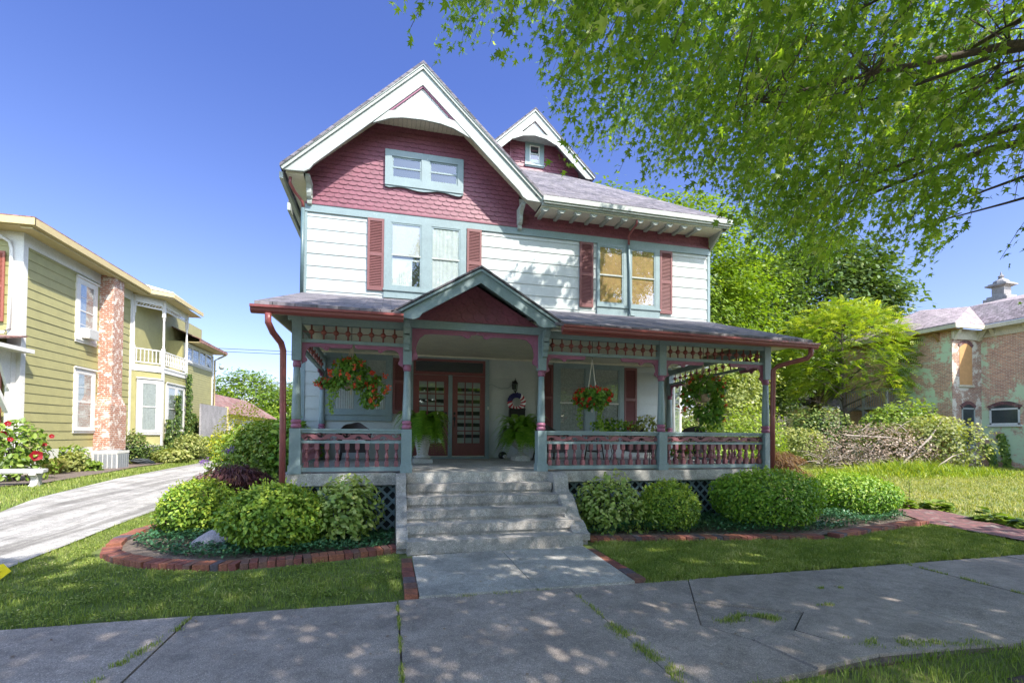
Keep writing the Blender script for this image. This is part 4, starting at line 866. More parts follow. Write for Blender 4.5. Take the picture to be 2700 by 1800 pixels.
q=M(); q.box(32.93,35.3,7.53,7.61,6.15,6.75); q.box(35.14,35.22,-9,7.5,6.3,6.8)
for y in (7.0,5.6,4.2,2.8): q.pxz([(35.14,6.3),(34.9,6.7),(35.14,6.7)],y-.08,y+.08)
for x in (33.1,34.9): q.pyz([(7.53,6.1),(7.2,6.7),(7.53,6.7)],x-.1,x+.1)
ob(q,'cornice','peel')
q=M(); q.box(32.45,33,7.2,14.5,6.62,6.68); 
for y in (8.2,9.6,11,12.4): q.slab([(32.99,y,6.1),(32.55,y,6.58),(32.99,y,6.58)],(0,.12,0))
ob(q,'rotten_soffit','rot')
q=M(); q.box(32.38,32.46,7.1,14.5,6.66,6.86); q.box(32.4,34.8,7.05,7.15,6.68,6.9); q.box(34.62,34.72,-9,7.1,6.7,6.92); ob(q,'gutter','peel')
q=M(); q.slab([(32.4,7.1,6.88),(34.7,7.1,6.92),(35.98,8.6,8.4),(35.98,11.24,8.85)],(0,0,.06)); q.slab([(32.4,7.1,6.88),(35.98,11.24,8.85),(32.4,14.5,6.88)],(0,0,.06)); q.slab([(34.66,7.1,6.94),(34.66,-9,6.94),(41.5,-9,9.7),(41.5,9.2,9.7),(36,8.6,8.4)],(0,0,.06)); q.slab([(34.7,7.1,6.92),(42,12,9),(36,11.24,8.85)],(0,0,.06)); q.slab([(32.4,14.5,6.88),(35.98,11.24,8.85),(42,12,9),(40,14.5,6.9)],(0,0,.06)); ob(q,'roof','oroof')
def oarch(x0,x1,z0,z1,ysurf,axis,name,fillm,frame='peel',rise=.22):
    """segmental arched opening on the front face (axis 'y') or on the side wall (axis 'x')"""
    n=8; arc=[(x0+(x1-x0)*i/n,z1+rise*math.sin(math.pi*i/n)) for i in range(n+1)]
    poly_=[(x0,z0)]+[(x1,z0)]+arc[::-1]
    def put(mb,nm,mat,par=None):
        if axis=='x': mb.v=[(ysurf+v[1],v[0],v[2]) for v in mb.v]; mb.f=[f[::-1] for f in mb.f]
        else: mb.v=[(v[0],ysurf+v[1],v[2]) for v in mb.v]
        return ob(mb,nm,mat) if par is None else _child(mb,nm,mat,par)
    def _child(mb,nm,mat,par):
        o=link(nm,mb.mesh(nm),mt[mat],par); return o
    h=M().ribbon([(x,z+.09) for x,z in [(x0-.05,z1-.04)]+arc+[(x1+.05,z1-.04)]],.2,-.03,0); 
    w0=put(M().pxz(poly_,-.012,-.004),name,fillm)
    put(h,'brick_arch','brickpath'); 
    fr=M(); 
    fr.box(x0-.08,x1+.08,-.08,0,z0-.12,z0)
    if fillm!='ply':
        fr.box(x0,x0+.08,-.03,-.012,z0,z1); fr.box(x1-.08,x1,-.03,-.012,z0,z1); fr.box(x0,x1,-.03,-.012,z1-.07,z1+.02); fr.box(x0,x1,-.03,-.012,z0,z0+.08)
        if z1-z0>1.5: fr.box(x0,x1,-.035,-.012,(z0+z1)/2-.03,(z0+z1)/2+.03)
    put(fr,'window_frame',frame)
mt['oglass']=flat('old window glass',(.05,.06,.06),.15)
oarch(33.53,34.5,3.60,5.75,7.61,'y','boarded_window','ply'); oarch(33.66,34.66,.15,2.3,7.61,'y','window','oglass','grey_green')
oarch(5.95,7.25,1.37,2.25,35.22,'x','window','oglass','nwhite'); oarch(2.5,3.6,3.4,5.6,35.22,'x','window','oglass','nwhite')
# wooden stair deck at the wing
dk_=M(); dk_.box(31.6,33,10.1,13.2,2.35,2.5)
for x,y in ((31.7,10.2),(31.7,13.1),(31.7,11.6)): dk_.box(x-.06,x+.06,y-.06,y+.06,-1,3.6)
dk_.box(31.65,31.72,10.1,13.2,3.5,3.58); dk_.box(31.65,33,10.12,10.18,3.5,3.58)
for k in range(22): dk_.box(31.67,31.70,10.2+k*.135,10.23+k*.135,2.5,3.5)
for k in range(9): dk_.box(31.8+k*.14,31.83+k*.14,10.13,10.16,2.5,3.5)
dk_.bar((31.7,10.2,1.2),(31.7,11.8,2.4),.08,.12); ob(dk_,'wooden_deck','weathered')
# slate cupola chimney on the ridge
cu=M(); cx,cy=41.3,10.1
for w_,z0,z1 in ((.62,8.8,9.75),(.50,9.75,9.9),(.32,9.9,10.5),(.42,10.5,10.57),(.56,10.57,10.66),(.45,10.66,10.74)): cu.box(cx-w_,cx+w_,cy-w_,cy+w_,z0,z1)
cu.lathe([(.42,10.74),(.38,10.9),(.17,11.02),(.12,11.15),(.18,11.2),(.05,11.32),(.03,11.5)],(cx,cy,0),8); ob(cu,'ornate_chimney','weathered')
iv=None
# ================================================================ SMALL HOUSE behind (right)
SH=thing('cottage','small grey roofed cottage with white gabled dormer half hidden by trees','house',(38,25,-1))
at0(M().box(34.8,46,23.4,31,-1,3.4),'wall','ncream',SH)
r=M(); r.slab([(34.2,22.9,3.3),(46.6,22.9,3.3),(46.6,27.2,7.1),(38.2,27.2,7.1)],(0,0,.08)); r.slab([(34.2,22.9,3.3),(38.2,27.2,7.1),(34.2,31.5,3.3)],(0,0,.08)); at0(r,'roof','roof',SH)
d=M(); d.pxz([(38.6,4.0),(40.3,4.0),(40.3,5.9),(39.45,6.7),(38.6,5.9)],23.6,26.5); at0(d,'dormer','nwhite',SH)
d=M(); d.slab([(39.45,23.3,6.85),(40.55,23.3,5.8),(40.55,27,5.8),(39.45,27,6.85)],(0,0,.06)); d.slab([(39.45,23.3,6.85),(38.35,23.3,5.8),(38.35,27,5.8),(39.45,27,6.85)],(0,0,.06)); at0(d,'dormer_roof','nwhite',SH)
at0(M().box(38.95,39.95,23.55,23.6,4.5,5.6),'dormer_window','oglass',SH); at0(M().sphere((37.3,23.9,4.35),.35,10,(1,.8,.5)),'roof_vent','iron',SH)
at0(M().box(36.6,37.6,23.35,23.4,.6,2.4),'window','oglass',SH); at0(M().box(34.2,46.6,22.85,22.95,3.1,3.35),'eave_board','nwhite',SH)
# ================================================================ VEGETATION
G_DARK=[(0,(.018,.040,.008)),(.5,(.045,.085,.014)),(1,(.10,.15,.025))]
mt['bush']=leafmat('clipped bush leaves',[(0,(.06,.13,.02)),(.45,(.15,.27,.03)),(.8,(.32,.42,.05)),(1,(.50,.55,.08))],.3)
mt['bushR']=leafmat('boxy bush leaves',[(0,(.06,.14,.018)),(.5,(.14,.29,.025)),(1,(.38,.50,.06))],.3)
mt['varieg']=leafmat('variegated leaves',[(0,(.13,.22,.05)),(.5,(.27,.37,.08)),(1,(.52,.54,.22))],.35)
mt['redmaple']=leafmat('dark red lace leaves',[(0,(.05,.018,.02)),(.5,(.12,.045,.045)),(.9,(.22,.10,.07)),(1,(.16,.14,.04))],.3,tk=(1.3,.9,.7))
mt['redmaple2']=leafmat('bronze lace leaves',[(0,(.07,.035,.012)),(.6,(.17,.09,.03)),(1,(.26,.17,.05))],.3,tk=(1.3,.9,.6))
mt['vinca']=leafmat('vinca leaves',[(0,(.025,.08,.035)),(.6,(.055,.15,.065)),(.9,(.12,.24,.11)),(1,(.25,.34,.13))],.15,.3)
mt['grassb']=leafmat('grass blades',[(0,(.10,.16,.025)),(.4,(.20,.27,.045)),(.75,(.33,.37,.09)),(1,(.55,.49,.25))],.35,.6)
mt['grassy']=leafmat('sunny straw grass',[(0,(.17,.22,.04)),(.5,(.33,.33,.08)),(1,(.55,.49,.19))],.35,.6)
mt['mid']=leafmat('mid green foliage',[(0,(.065,.12,.018)),(.5,(.16,.25,.03)),(1,(.30,.38,.06))],.35)
mt['yellowg']=leafmat('yellow green maple foliage',[(0,(.07,.13,.012)),(.5,(.17,.26,.022)),(1,(.34,.40,.04))],.4)
mt['darkf']=leafmat('dark foliage',[(0,(.04,.08,.02)),(.5,(.10,.16,.035)),(.85,(.20,.25,.055)),(1,(.34,.33,.09))],.3)
mt['basketleaf']=leafmat('begonia leaves',[(0,(.06,.15,.03)),(.5,(.16,.31,.04)),(1,(.34,.46,.09))],.35)
mt['ailan']=leafmat('tree of heaven leaflets',[(0,(.10,.18,.02)),(.5,(.24,.33,.03)),(1,(.44,.46,.05))],.4)
mt['golden']=leafmat('golden shrub leaves',[(0,(.30,.34,.02)),(.5,(.52,.48,.03)),(1,(.68,.60,.06))],.4)
mt['pale']=leafmat('pale shrub leaves',[(0,(.12,.16,.04)),(.5,(.26,.30,.08)),(1,(.46,.44,.16))],.35)
mt['fern']=leafmat('fern fronds',[(0,(.07,.18,.015)),(.5,(.17,.34,.03)),(1,(.32,.50,.07))],.35)
mt['flowerred']=leafmat('red petals',[(0,(.50,.02,.015)),(1,(.80,.06,.03))],.3,tk=(1.2,.8,.8))
mt['floworange']=leafmat('coral petals',[(0,(.62,.05,.025)),(1,(.85,.16,.06))],.3,tk=(1.2,.8,.8))
mt['hibisc']=leafmat('crimson petals',[(0,(.20,.006,.012)),(1,(.36,.012,.02))],.3,tk=(1.2,.8,.8))
mt['violet']=leafmat('violet petals',[(0,(.16,.06,.30)),(1,(.32,.14,.48))],.3,tk=(1.1,1,1.1))
mt['bark']=paint('bark',(.12,.09,.07),.95,.3,scale=5,grime=.4,bs=.8); mt['barkp']=paint('pale dead wood',(.34,.28,.23),.9,.25,scale=6,grime=.3); mt['drylf']=leafmat('dry leaves',[(0,(.16,.10,.07)),(1,(.36,.27,.20))],.2)
mt['deadtw']=mt['barkp']
def lumps(d,k,amp,seed=0,sharp=9):
    c=rdir(k); a=rng.uniform(-.6,1,k); s=np.zeros(len(d))
    for i in range(k): s+=a[i]*np.exp(sharp*(d@c[i]-1))
    return 1+amp*s
def blob(n,c,r,shell=(.72,1.03),amp=.14,k=14,zlo=-.6,sharp=9):
    d=rdir(int(n*1.8)); d=d[d[:,2]>zlo][:n]; L=lumps(d,k,amp,sharp=sharp); t=rng.uniform(shell[0]**3,shell[1]**3,len(d))**(1/3)
    return np.array(c)+d*np.array(r)*(L*t)[:,None],d,t
def foliage(pos,out,size,T,upw=.5,rand=.7,droop=-.1,var=None,wid=1.,sv=.35):
    n=len(pos); nr=unit(out+np.array([0,0,upw])+rand*rng.normal(size=(n,3))*.6)
    al=unit(np.cross(nr,rng.normal(size=(n,3)))+out*.35+np.array([0,0,droop]))
    if var is None: var=rng.uniform(0,1,n)
    return leaves(pos,al,nr,size*rng.uniform(1-sv,1+sv,n),T,var,wid)
def stems(c,z0,r,h,n,mat,parent,name='stems',th=.012,lean=.8):
    s=M()
    for i in range(n):
        a=rnd.uniform(0,6.28);q=rnd.uniform(.2,1)*lean
        p0=(c[0]+.06*math.cos(a),c[1]+.06*math.sin(a),z0); p2=(c[0]+r*q*math.cos(a),c[1]+r*q*math.sin(a),z0+h*rnd.uniform(.6,.95)); p1=(p0[0]*.6+p2[0]*.4,p0[1]*.6+p2[1]*.4,z0+h*.45)
        s.tube([p0,p1,p2],[th,th*.7,th*.3],5,False)
    return s.build(name,mt[mat],parent,True)
def shrub(name,label,cat,c,r,h,n,size,T,mat,group=None,amp=.2,k=26,shell=(.64,1.04),zlo=-.75,z=None,upw=.4,wid=1.,top=None,droop=0.,sharp=9,nst=14,rand=.7):
    z0=gh(c[0],c[1]) if z is None else z
    t=thing(name,label,cat,(c[0],c[1],z0),0,group)
    cc=(0,0,h*.5); P,d,tt=blob(n,cc,(r[0],r[1],h*.52),shell,amp,k,zlo,sharp)
    P[:,2]=np.maximum(P[:,2],.02+.05*rng.random(len(P)))
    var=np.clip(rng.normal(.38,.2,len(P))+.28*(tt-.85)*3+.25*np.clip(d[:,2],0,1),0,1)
    V,F,va=foliage(P,d,size,T,upw,rand,droop,var,wid)
    if group==BG:
        ns=110; dd=rdir(ns*3); dd=dd[dd[:,2]>-.1][:ns]; ps=[(V,F,va)]; bs=np.array(cc)+dd*np.array([r[0],r[1],h*.52])*.97
        for k in range(6): ps.append(leaves(bs+(dd*.5+np.array([0,0,.6]))*(.016*k+rng.uniform(0,.015)),dd*.5+rng.normal(0,.7,(len(dd),3))+np.array([0,0,.7]),unit(dd+rng.normal(0,.5,(len(dd),3))),rng.uniform(.03,.045,len(dd)),T,rng.uniform(.7,1,len(dd))))
        V,F,va=join(ps)
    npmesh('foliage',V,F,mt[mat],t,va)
    stems((0,0),0,min(r)*.8,h*.85,nst,'bark',t)
    return t
BG='clipped round shrubs in the front beds'
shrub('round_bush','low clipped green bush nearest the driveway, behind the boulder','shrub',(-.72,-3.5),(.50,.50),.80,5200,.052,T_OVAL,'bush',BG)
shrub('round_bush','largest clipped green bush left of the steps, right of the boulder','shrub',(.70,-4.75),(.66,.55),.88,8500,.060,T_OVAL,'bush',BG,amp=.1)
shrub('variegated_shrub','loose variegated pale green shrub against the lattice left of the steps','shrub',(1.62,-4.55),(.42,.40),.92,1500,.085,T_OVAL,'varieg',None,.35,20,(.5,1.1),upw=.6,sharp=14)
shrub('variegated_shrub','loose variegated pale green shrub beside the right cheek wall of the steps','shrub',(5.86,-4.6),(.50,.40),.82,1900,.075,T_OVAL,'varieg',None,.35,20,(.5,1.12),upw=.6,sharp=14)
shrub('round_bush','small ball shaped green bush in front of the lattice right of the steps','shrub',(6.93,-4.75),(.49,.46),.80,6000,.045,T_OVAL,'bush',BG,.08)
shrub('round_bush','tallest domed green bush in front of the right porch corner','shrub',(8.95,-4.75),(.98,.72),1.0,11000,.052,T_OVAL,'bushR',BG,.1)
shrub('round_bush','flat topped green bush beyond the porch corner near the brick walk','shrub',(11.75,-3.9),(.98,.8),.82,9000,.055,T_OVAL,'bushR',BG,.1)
def lace(name,label,c,r,h,n,mat,z=None):
    z0=gh(*c) if z is None else z; t=thing(name,label,'small tree',(c[0],c[1],z0))
    parts=[]
    for L in range(9):   # weeping tiers
        a=rng.uniform(0,6.28); q=rng.uniform(.1,.8); hh=h*(.95-.55*q*rng.uniform(.7,1.1)); m_=n//9
        cx,cy=r[0]*q*math.cos(a)*.75,r[1]*q*math.sin(a)*.75
        th=rng.uniform(0,6.28,m_); rr=np.sqrt(rng.uniform(0,1,m_))*rng.uniform(.45,.65)
        P=np.stack([cx+r[0]*rr*np.cos(th),cy+r[1]*rr*np.sin(th),hh-.45*h*rr**1.5+rng.normal(0,.03,m_)],-1)
        out=np.stack([np.cos(th),np.sin(th),-.45-rr*.5],-1)+rng.normal(0,.25,(m_,3))
        nr=unit(np.array([0,0,1])+rng.normal(0,.3,(m_,3)))
        parts.append(leaves(P,unit(out),nr,rng.uniform(.07,.14,m_),T_BLADE,np.clip(rng.normal(.5,.25,m_),0,1),1.6))
    V,F,va=join(parts); npmesh('foliage',V,F,mt[mat],t,va); stems((0,0),0,r[0]*.6,h*.8,10,'bark',t,'branches',.02); return t
lace('red_laceleaf_maple','weeping dark red laceleaf maple beside the left downspout',(-.38,-2.85),(.90,.6),1.22,6500,'redmaple')
lace('red_laceleaf_maple','bronze weeping laceleaf maple just right of the porch corner',(11.45,-2.3),(1.15,1.0),1.45,6500,'redmaple2')
shrub('butterfly_bush','big leafy green bush with purple flowers at the left porch corner','shrub',(-.5,-.35),(.85,.85),1.8,6500,.085,T_OVAL,'mid',None,.25,22,(.55,1.08),z=-.95)
shrub('broadleaf_shrub','dark broad leaved shrub between the left downspout and the porch wall','shrub',(.12,-.3),(.55,.9),1.9,2600,.13,T_OVAL,'bushR',None,.2,16,(.5,1.05),z=-.95)
for i,(x,y,z) in enumerate(((-.80,-1.75,.28),(-1.28,-1.6,.05),(-.70,-2.3,-.10),(-1.1,-2.6,-.32))):
    n=160; P=rng.normal(size=(n,3))*np.array([.035,.035,.03])+np.linspace(-.08,.08,n)[:,None]*np.array([[.8,.2,.3]])
    V,F,va=foliage(P,unit(rng.normal(size=(n,3))),.022,T_RHOMB); o=npmesh('flower_spike',V,F,mt['violet'],None,va); o.location=(x,y,z)
    tag(o,['purple flower cluster, highest on the big left bush','purple flower cluster sticking out farthest toward the driveway','small purple flowers above the red laceleaf maple','small purple flower cluster low between maple and round bush'][i],'flower')
shrub('golden_shrub','bright golden yellow shrub behind the big left bush','shrub',(-2.05,4.2),(.75,.7),2.15,4200,.07,T_OVAL,'golden',None,.25,16,(.5,1.06),z=-.95)
# boulder
b=M().sphere((0,0,0),1,18,(.36,.20,.17)); b.v=[(x*(1+.12*math.sin(5*y+9*z)),y*(1+.1*math.sin(9*x)),z*(1+.18*math.sin(6*x+1))) for x,y,z in b.v]
o=b.build('boulder',concretemat('pinkish granite',(.34,.31,.33),.3,(.2,.17,.18),4),None,True,(-.05,-4.55,-.90)); o.rotation_euler=(0,R(-10),R(14)); tag(o,'smooth grey boulder between the two clipped left bushes','rock')
# groundcover in the beds
def scatter(P,n,hfun,size,T,mat,name,kind='stuff',mask=None,zoff=.03,upw=1.2,var=None):
    xs_=[p[0] for p in P];ys_=[p[1] for p in P]; x=rng.uniform(min(xs_),max(xs_),int(n*2.2)); y=rng.uniform(min(ys_),max(ys_),len(x)); k=inpoly(P,x,y)
    if mask is not None:k&=mask(x,y)
    x=x[k][:n];y=y[k][:n]; h=hfun(x,y)*np.sqrt(rng.random(len(x))); z=GHV(x,y)+zoff+h
    pos=np.stack([x,y,z],-1); V,F,va=foliage(pos,np.tile([0,0,1.],(len(x),1)),size,T,upw,.9,0,np.clip(rng.normal(.45,.22,len(x)),0,1) if var is None else var)
    o=npmesh(name,V,F,mt[mat],None,va); return tag(o,kind=kind)
nf=lambda x,y,s=1.: .5+.5*np.sin(x*2.3*s+1.3*np.sin(y*3.1*s))*np.cos(y*2.7*s+np.sin(x*1.7*s))
hf=lambda x,y: .04+.13*nf(x,y,1.3)
scatter([(-1.3,-3.2),(-1.25,-4.3),(-.5,-5.0),(.45,-5.38),(1.2,-5.3),(2.30,-5.05),(2.36,-4.0),(.7,-4.0),(0,-2.2)],11000,hf,.045,T_OVAL,'vinca','vinca_groundcover',mask=lambda x,y:(x>.6)|(nf(x*2,y*2)>.33))
scatter([(5.28,-4.95),(7.2,-5.15),(9.15,-5.42),(9.8,-5.3),(11,-5.05),(12.2,-4.8),(13.0,-3.6),(12.0,-2.6),(9.9,-4.0),(5.2,-4.0)],17000,lambda x,y:.05+.16*nf(x,y,1.1)*np.clip((y+5.6)*2,0,1),.045,T_OVAL,'vinca','vinca_groundcover',mask=lambda x,y:nf(x*1.6,y*1.6)>.12)
# weeds growing at the steps and in the pavement joints
def tuft_points(segs,per):
    P=[]
    for (x0,y0,x1,y1,w,dens) in segs:
        L=math.hypot(x1-x0,y1-y0); m_=int(L*per*dens)+4
        t=rng.random(m_); x=x0+(x1-x0)*t+rng.normal(0,w,m_); y=y0+(y1-y0)*t+rng.normal(0,w,m_); k=nf(x*5,y*5)>.35; P.append(np.stack([x[k],y[k]],-1))
    return np.concatenate(P)
W_=tuft_points([(.47,-6.96,.47,-7.3,.012,1.2),(.49,-7.3,.30,-7.9,.03,1.6),(.33,-7.8,.25,-8.4,.02,1),(2.35,-7.1,2.35,-8.6,.010,1.2),(3.0,-6.95,4.0,-6.92,.035,1.6),(4.23,-7.2,4.23,-9,.02,1.2),(4.2,-8.0,4.27,-8.3,.05,3),(4.23,-8.4,4.3,-8.9,.04,3),(3.86,-6.0,3.86,-6.95,.008,1.0),(5.2,-6.95,5.8,-6.95,.02,1),(5.25,-8.1,5.5,-8.1,.03,2),(5.5,-8.05,5.85,-8.15,.035,4),(6.5,-8.0,6.7,-8.0,.02,2),(6.1,-8.75,6.5,-8.85,.05,4),(6.5,-8.85,7.2,-9.0,.04,2),(9.1,-7.0,9.1,-8.5,.01,1),(2.45,-5.35,2.55,-5.5,.04,5),(2.4,-5.1,2.5,-4.6,.015,4),(5.0,-5.45,5.2,-5.4,.03,5),(7.0,-7.55,7.3,-7.6,.012,2)],420)
def blades(P,z,h,w,mat,name,kind='stuff',lean=.45,var=None,hz=None,zf=None):
    n=len(P); th=rng.uniform(0,6.28,n); hh=h*rng.uniform(.5,1.3,n)*(hz if hz is not None else 1); d=np.stack([np.cos(th),np.sin(th)],-1)
    le=lean*rng.random(n)*hh
    zb=(GHV(P[:,0],P[:,1]) if zf is None else zf)+z
    b0=np.column_stack([P+np.stack([-d[:,1],d[:,0]],-1)*w/2,zb]); b1=np.column_stack([P-np.stack([-d[:,1],d[:,0]],-1)*w/2,zb]); tp=np.column_stack([P+d*le[:,None]*1.3,zb+hh])
    md=(b0+b1)/2+ (tp-(b0+b1)/2)*.6; md[:,:2]-=d*le[:,None]*.35; m0=md+(b0-b1)*.4; m1=md-(b0-b1)*.4
    V=np.stack([b0,b1,m1,m0,tp],1).reshape(-1,3); o=np.arange(n)*5
    F=[np.stack([o,o+1,o+2,o+3],-1),np.stack([o+3,o+2,o+4],-1)]
    va=np.repeat(rng.random(n) if var is None else var,5)
    ob_=npmesh(name,V,F,mt[mat],None,va); return tag(ob_,kind=kind)
blades(W_,0,.038,.005,'grassb','joint_weeds',zf=np.full(len(W_),-1.085))
LP=np.stack([rng.uniform(-3,12,900),rng.uniform(-9.05,-4.3,900)],-1); k_=((LP[:,1]<-6.95)|((LP[:,0]>2.55)&(LP[:,0]<5.05)))&(nf(LP[:,0]*1.4,LP[:,1]*2)>.45); LP=LP[k_&((LP[:,1]<-5.5))]
V,F,va=leaves(np.column_stack([LP,np.where(LP[:,1]<-6.95,-1.066,GHV(LP[:,0],LP[:,1])+.04)]),rng.normal(0,1,(len(LP),3))*np.array([1,1,.1]),unit(rng.normal(0,.15,(len(LP),3))+np.array([0,0,1])),rng.uniform(.012,.038,len(LP)),T_RHOMB,rng.random(len(LP)),1.3)
tag(npmesh('leaf_litter',V,F,mt['drylf'],None,va),kind='stuff')
def lawn(P,n,h,w,mat,name,mask=None,dry=0.):
    xs_=[p[0] for p in P];ys_=[p[1] for p in P]; x=rng.uniform(min(xs_),max(xs_),int(n*2.5)); y=rng.uniform(min(ys_),max(ys_),len(x)); k=inpoly(P,x,y)
    if mask is not None:k&=mask(x,y)
    Q=np.stack([x[k],y[k]],-1)[:n]; nn=nf(Q[:,0]*.9,Q[:,1]*1.1); n2=nf(Q[:,0]*3.3+5,Q[:,1]*3.7)
    return blades(Q,-.005,h,w,mat,name,lean=.9,var=np.clip(rng.normal(.35,.2,len(Q))+.3*(nn-.5)+.25*(n2-.5)+dry,0,1),hz=.6+.7*n2)
def clover(P,n,thr):
    return scatter(P,n,lambda x,y:.028+0*x,.024,T_OVAL,'grassb','clover',mask=lambda x,y:(nf(x*2.1+3,y*2.6+1)>thr)&~inpoly(BEDL,x,y)&(y>-6.95),zoff=.0,upw=1.6)
clover([(-2.0,-6.95),(2.40,-6.95),(2.40,-5.45),(.45,-5.75),(-.9,-5.4),(-1.65,-4.5),(-1.8,-3)],14000,.5); clover([(5.3,-6.95),(12.2,-6.95),(12,-5.4),(9.4,-5.8),(5.4,-5.4)],8000,.62)
notbed=lambda x,y:~(inpoly(BEDL,x,y))
edge=lambda x,y: y>-6.98+.07*np.abs(np.sin(x*4.1)+.6*np.sin(x*9.7+1)+.5*np.sin(x*23))
lawn([(-2.05,-6.98),(2.40,-6.98),(2.40,-5.35),(1.2,-5.62),(.45,-5.72),(-.6,-5.45),(-1.2,-5.1),(-1.62,-4.5),(-1.75,-3.5),(-1.55,-2.5),(-1.9,3),(-2.85,6),(-2.3,-2.5),(-2.12,-5)],85000,.045,.006,'grassb','grass',lambda x,y:notbed(x,y)&edge(x,y))
lawn([(5.22,-6.98),(12.4,-6.98),(12.2,-5.2),(11.3,-5.35),(9.4,-5.75),(9.15,-5.75),(5.35,-5.25),(5.22,-5.4)],85000,.05,.006,'grassb','grass',edge,.13)
lawn([(-4.6,-6.98),(-4.4,-3.5),(-4.75,-1.3),(-5.2,.5),(-5.7,4.5),(-5.9,9),(-6.2,16),(-7.2,16),(-6.95,10),(-6.8,5),(-6.6,2.5),(-9,1.5),(-14,1),(-14,-6.98)],60000,.07,.012,'grassb','grass',None,.08)
lawn([(13.6,-6.5),(14.5,-3.5),(16.4,-.5),(12.5,1),(13,9),(34,9),(36,4),(36,-7)],90000,.075,.018,'grassy','grass',None,.05)
lawn([(3.2,-9.13),(5.2,-9.13),(6.1,-9.02),(7.4,-9.1),(12,-9.12),(12,-11.5),(3.2,-11.5)],42000,.055,.006,'grassb','grass')
lawn([(12.3,-6.98),(12.15,-5.1),(13.3,-3.4),(12.9,-3.4),(12.0,-5.1),(12.2,-6.98)],1500,.05,.006,'grassb','grass')
# soil mound bottom right
b=M(); 
g_=[(6.55+.17*i,-9.95+.07*j) for j in range(8) for i in range(10)]
b.v=[(x,y,-1.10+.16*math.exp(-((x-7.3)**2/.25+(y+9.62)**2/.05))+rnd.uniform(0,.03)) for x,y in g_]; b.f=[(j*10+i,j*10+i+1,j*10+i+11,j*10+i+10) for j in range(7) for i in range(9)]
mt['mud']=soilmat('dark mud',(.07,.05,.045)); tag(b.build('soil_mound',mt['mud'],None,True),kind='structure')
# hostas and small plants by the brick walk
def rosette(name,label,cat,c,r,h,n,size,mat,group=None,wid=1.2,z=None):
    z0=gh(*c) if z is None else z; t=thing(name,label,cat,(c[0],c[1],z0),0,group)
    a=rng.uniform(0,6.28,n); q=np.sqrt(rng.random(n)); P=np.stack([r*.35*q*np.cos(a),r*.35*q*np.sin(a),h*(1-q*.6)*rng.uniform(.3,.9,n)],-1)
    out=np.stack([np.cos(a),np.sin(a),.5-.7*q],-1); V,F,va=leaves(P,unit(out),unit(np.stack([-np.cos(a)*.3,-np.sin(a)*.3,np.ones(n)],-1)+rng.normal(0,.2,(n,3))),size*rng.uniform(.7,1.2,n),T_OVAL,rng.random(n),wid)
    npmesh('leaves',V,F,mt[mat],t,va); return t
HG='hosta clumps along the brick walk'
for x,y,r_,lab in ((13.75,-3.55,.45,'broad leaved clump nearest the young upright plant by the brick walk'),(14.3,-3.9,.4,'leafy clump just right of the young upright plant'),(13.75,-5.2,.35,'low clump at the bend of the brick walk'),(13.75,-5.75,.4,'leafy clump at the right edge of the brick walk near the sidewalk'),(13.1,-2.6,.4,'small clump at the far end of the bushes by the brick walk')):
    rosette('hosta',lab,'plant',(x,y),r_,.28,70,.22,'mid',HG)
yp=thing('young_plant','thin upright young plant with paired leaves beside the brick walk','plant',(14.2,-3.4,-1))
M().tube([(0,0,0),(.03,0,.3),(.05,.02,.62)],[.01,.008,.004],5).build('stem',mt['bark'],yp)
k_=np.arange(22); P=np.stack([.03+.0*k_,0*k_,.15+.023*k_],-1); a=k_*2.4
V,F,va=leaves(P,np.stack([np.cos(a),np.sin(a),.2+0*a],-1),np.tile([0,0,1.],(22,1)),.13*(1-.02*k_),T_OVAL,rng.random(22)); npmesh('leaves',V,F,mt['mid'],yp,va)
# ---------------- neighbour's planting
hb=thing('hibiscus_bush','tall hibiscus bush with crimson flowers behind the stone bench','shrub',(-7.9,3.9,-.82))
P,d,tt=blob(1300,(0,0,.78),(.75,.65,.82),(.4,1.1),.3,18,-.8); V,F,va=foliage(P,d,.14,T_OVAL,.5,.7,-.1); npmesh('foliage',V,F,mt['mid'],hb,va); stems((0,0),0,.7,1.7,22,'bark',hb)
mt['stamen']=flat('pale stamen',(.6,.35,.3),.6)
def petals(parent,c,r,mat,n=5,face=(.7,-.7,.1)):
    fz=Vector(face).normalized(); u=fz.cross(Vector((0,0,1))).normalized(); v=u.cross(fz); a=np.arange(n)*2*math.pi/n+rnd.random()
    al=np.array([list(u*math.cos(t)+v*math.sin(t)+fz*.25) for t in a]); P=np.tile(np.array(c),(n,1))
    V,F,va=leaves(P,al,np.tile(list(fz),(n,1)),r,T_OVAL,rng.random(n),1.9); o=npmesh('flower',V,F,mt[mat],parent,va)
    M().sphere(tuple(Vector(c)+fz*.02),r*.12,6).build('stamen',mt['stamen'],o); return o
for c,r in (((.75,-.35,.75),.16),((.80,-.3,.28),.11),((.1,-.5,1.35),.08),((.95,-.1,1.28),.07),((.85,-.2,1.05),.06),((-.55,-.5,1.25),.10),((.25,-.6,1.62),.08),((-.2,-.6,.6),.09),((.35,-.65,1.2),.07)): petals(hb,c,r,'hibisc')
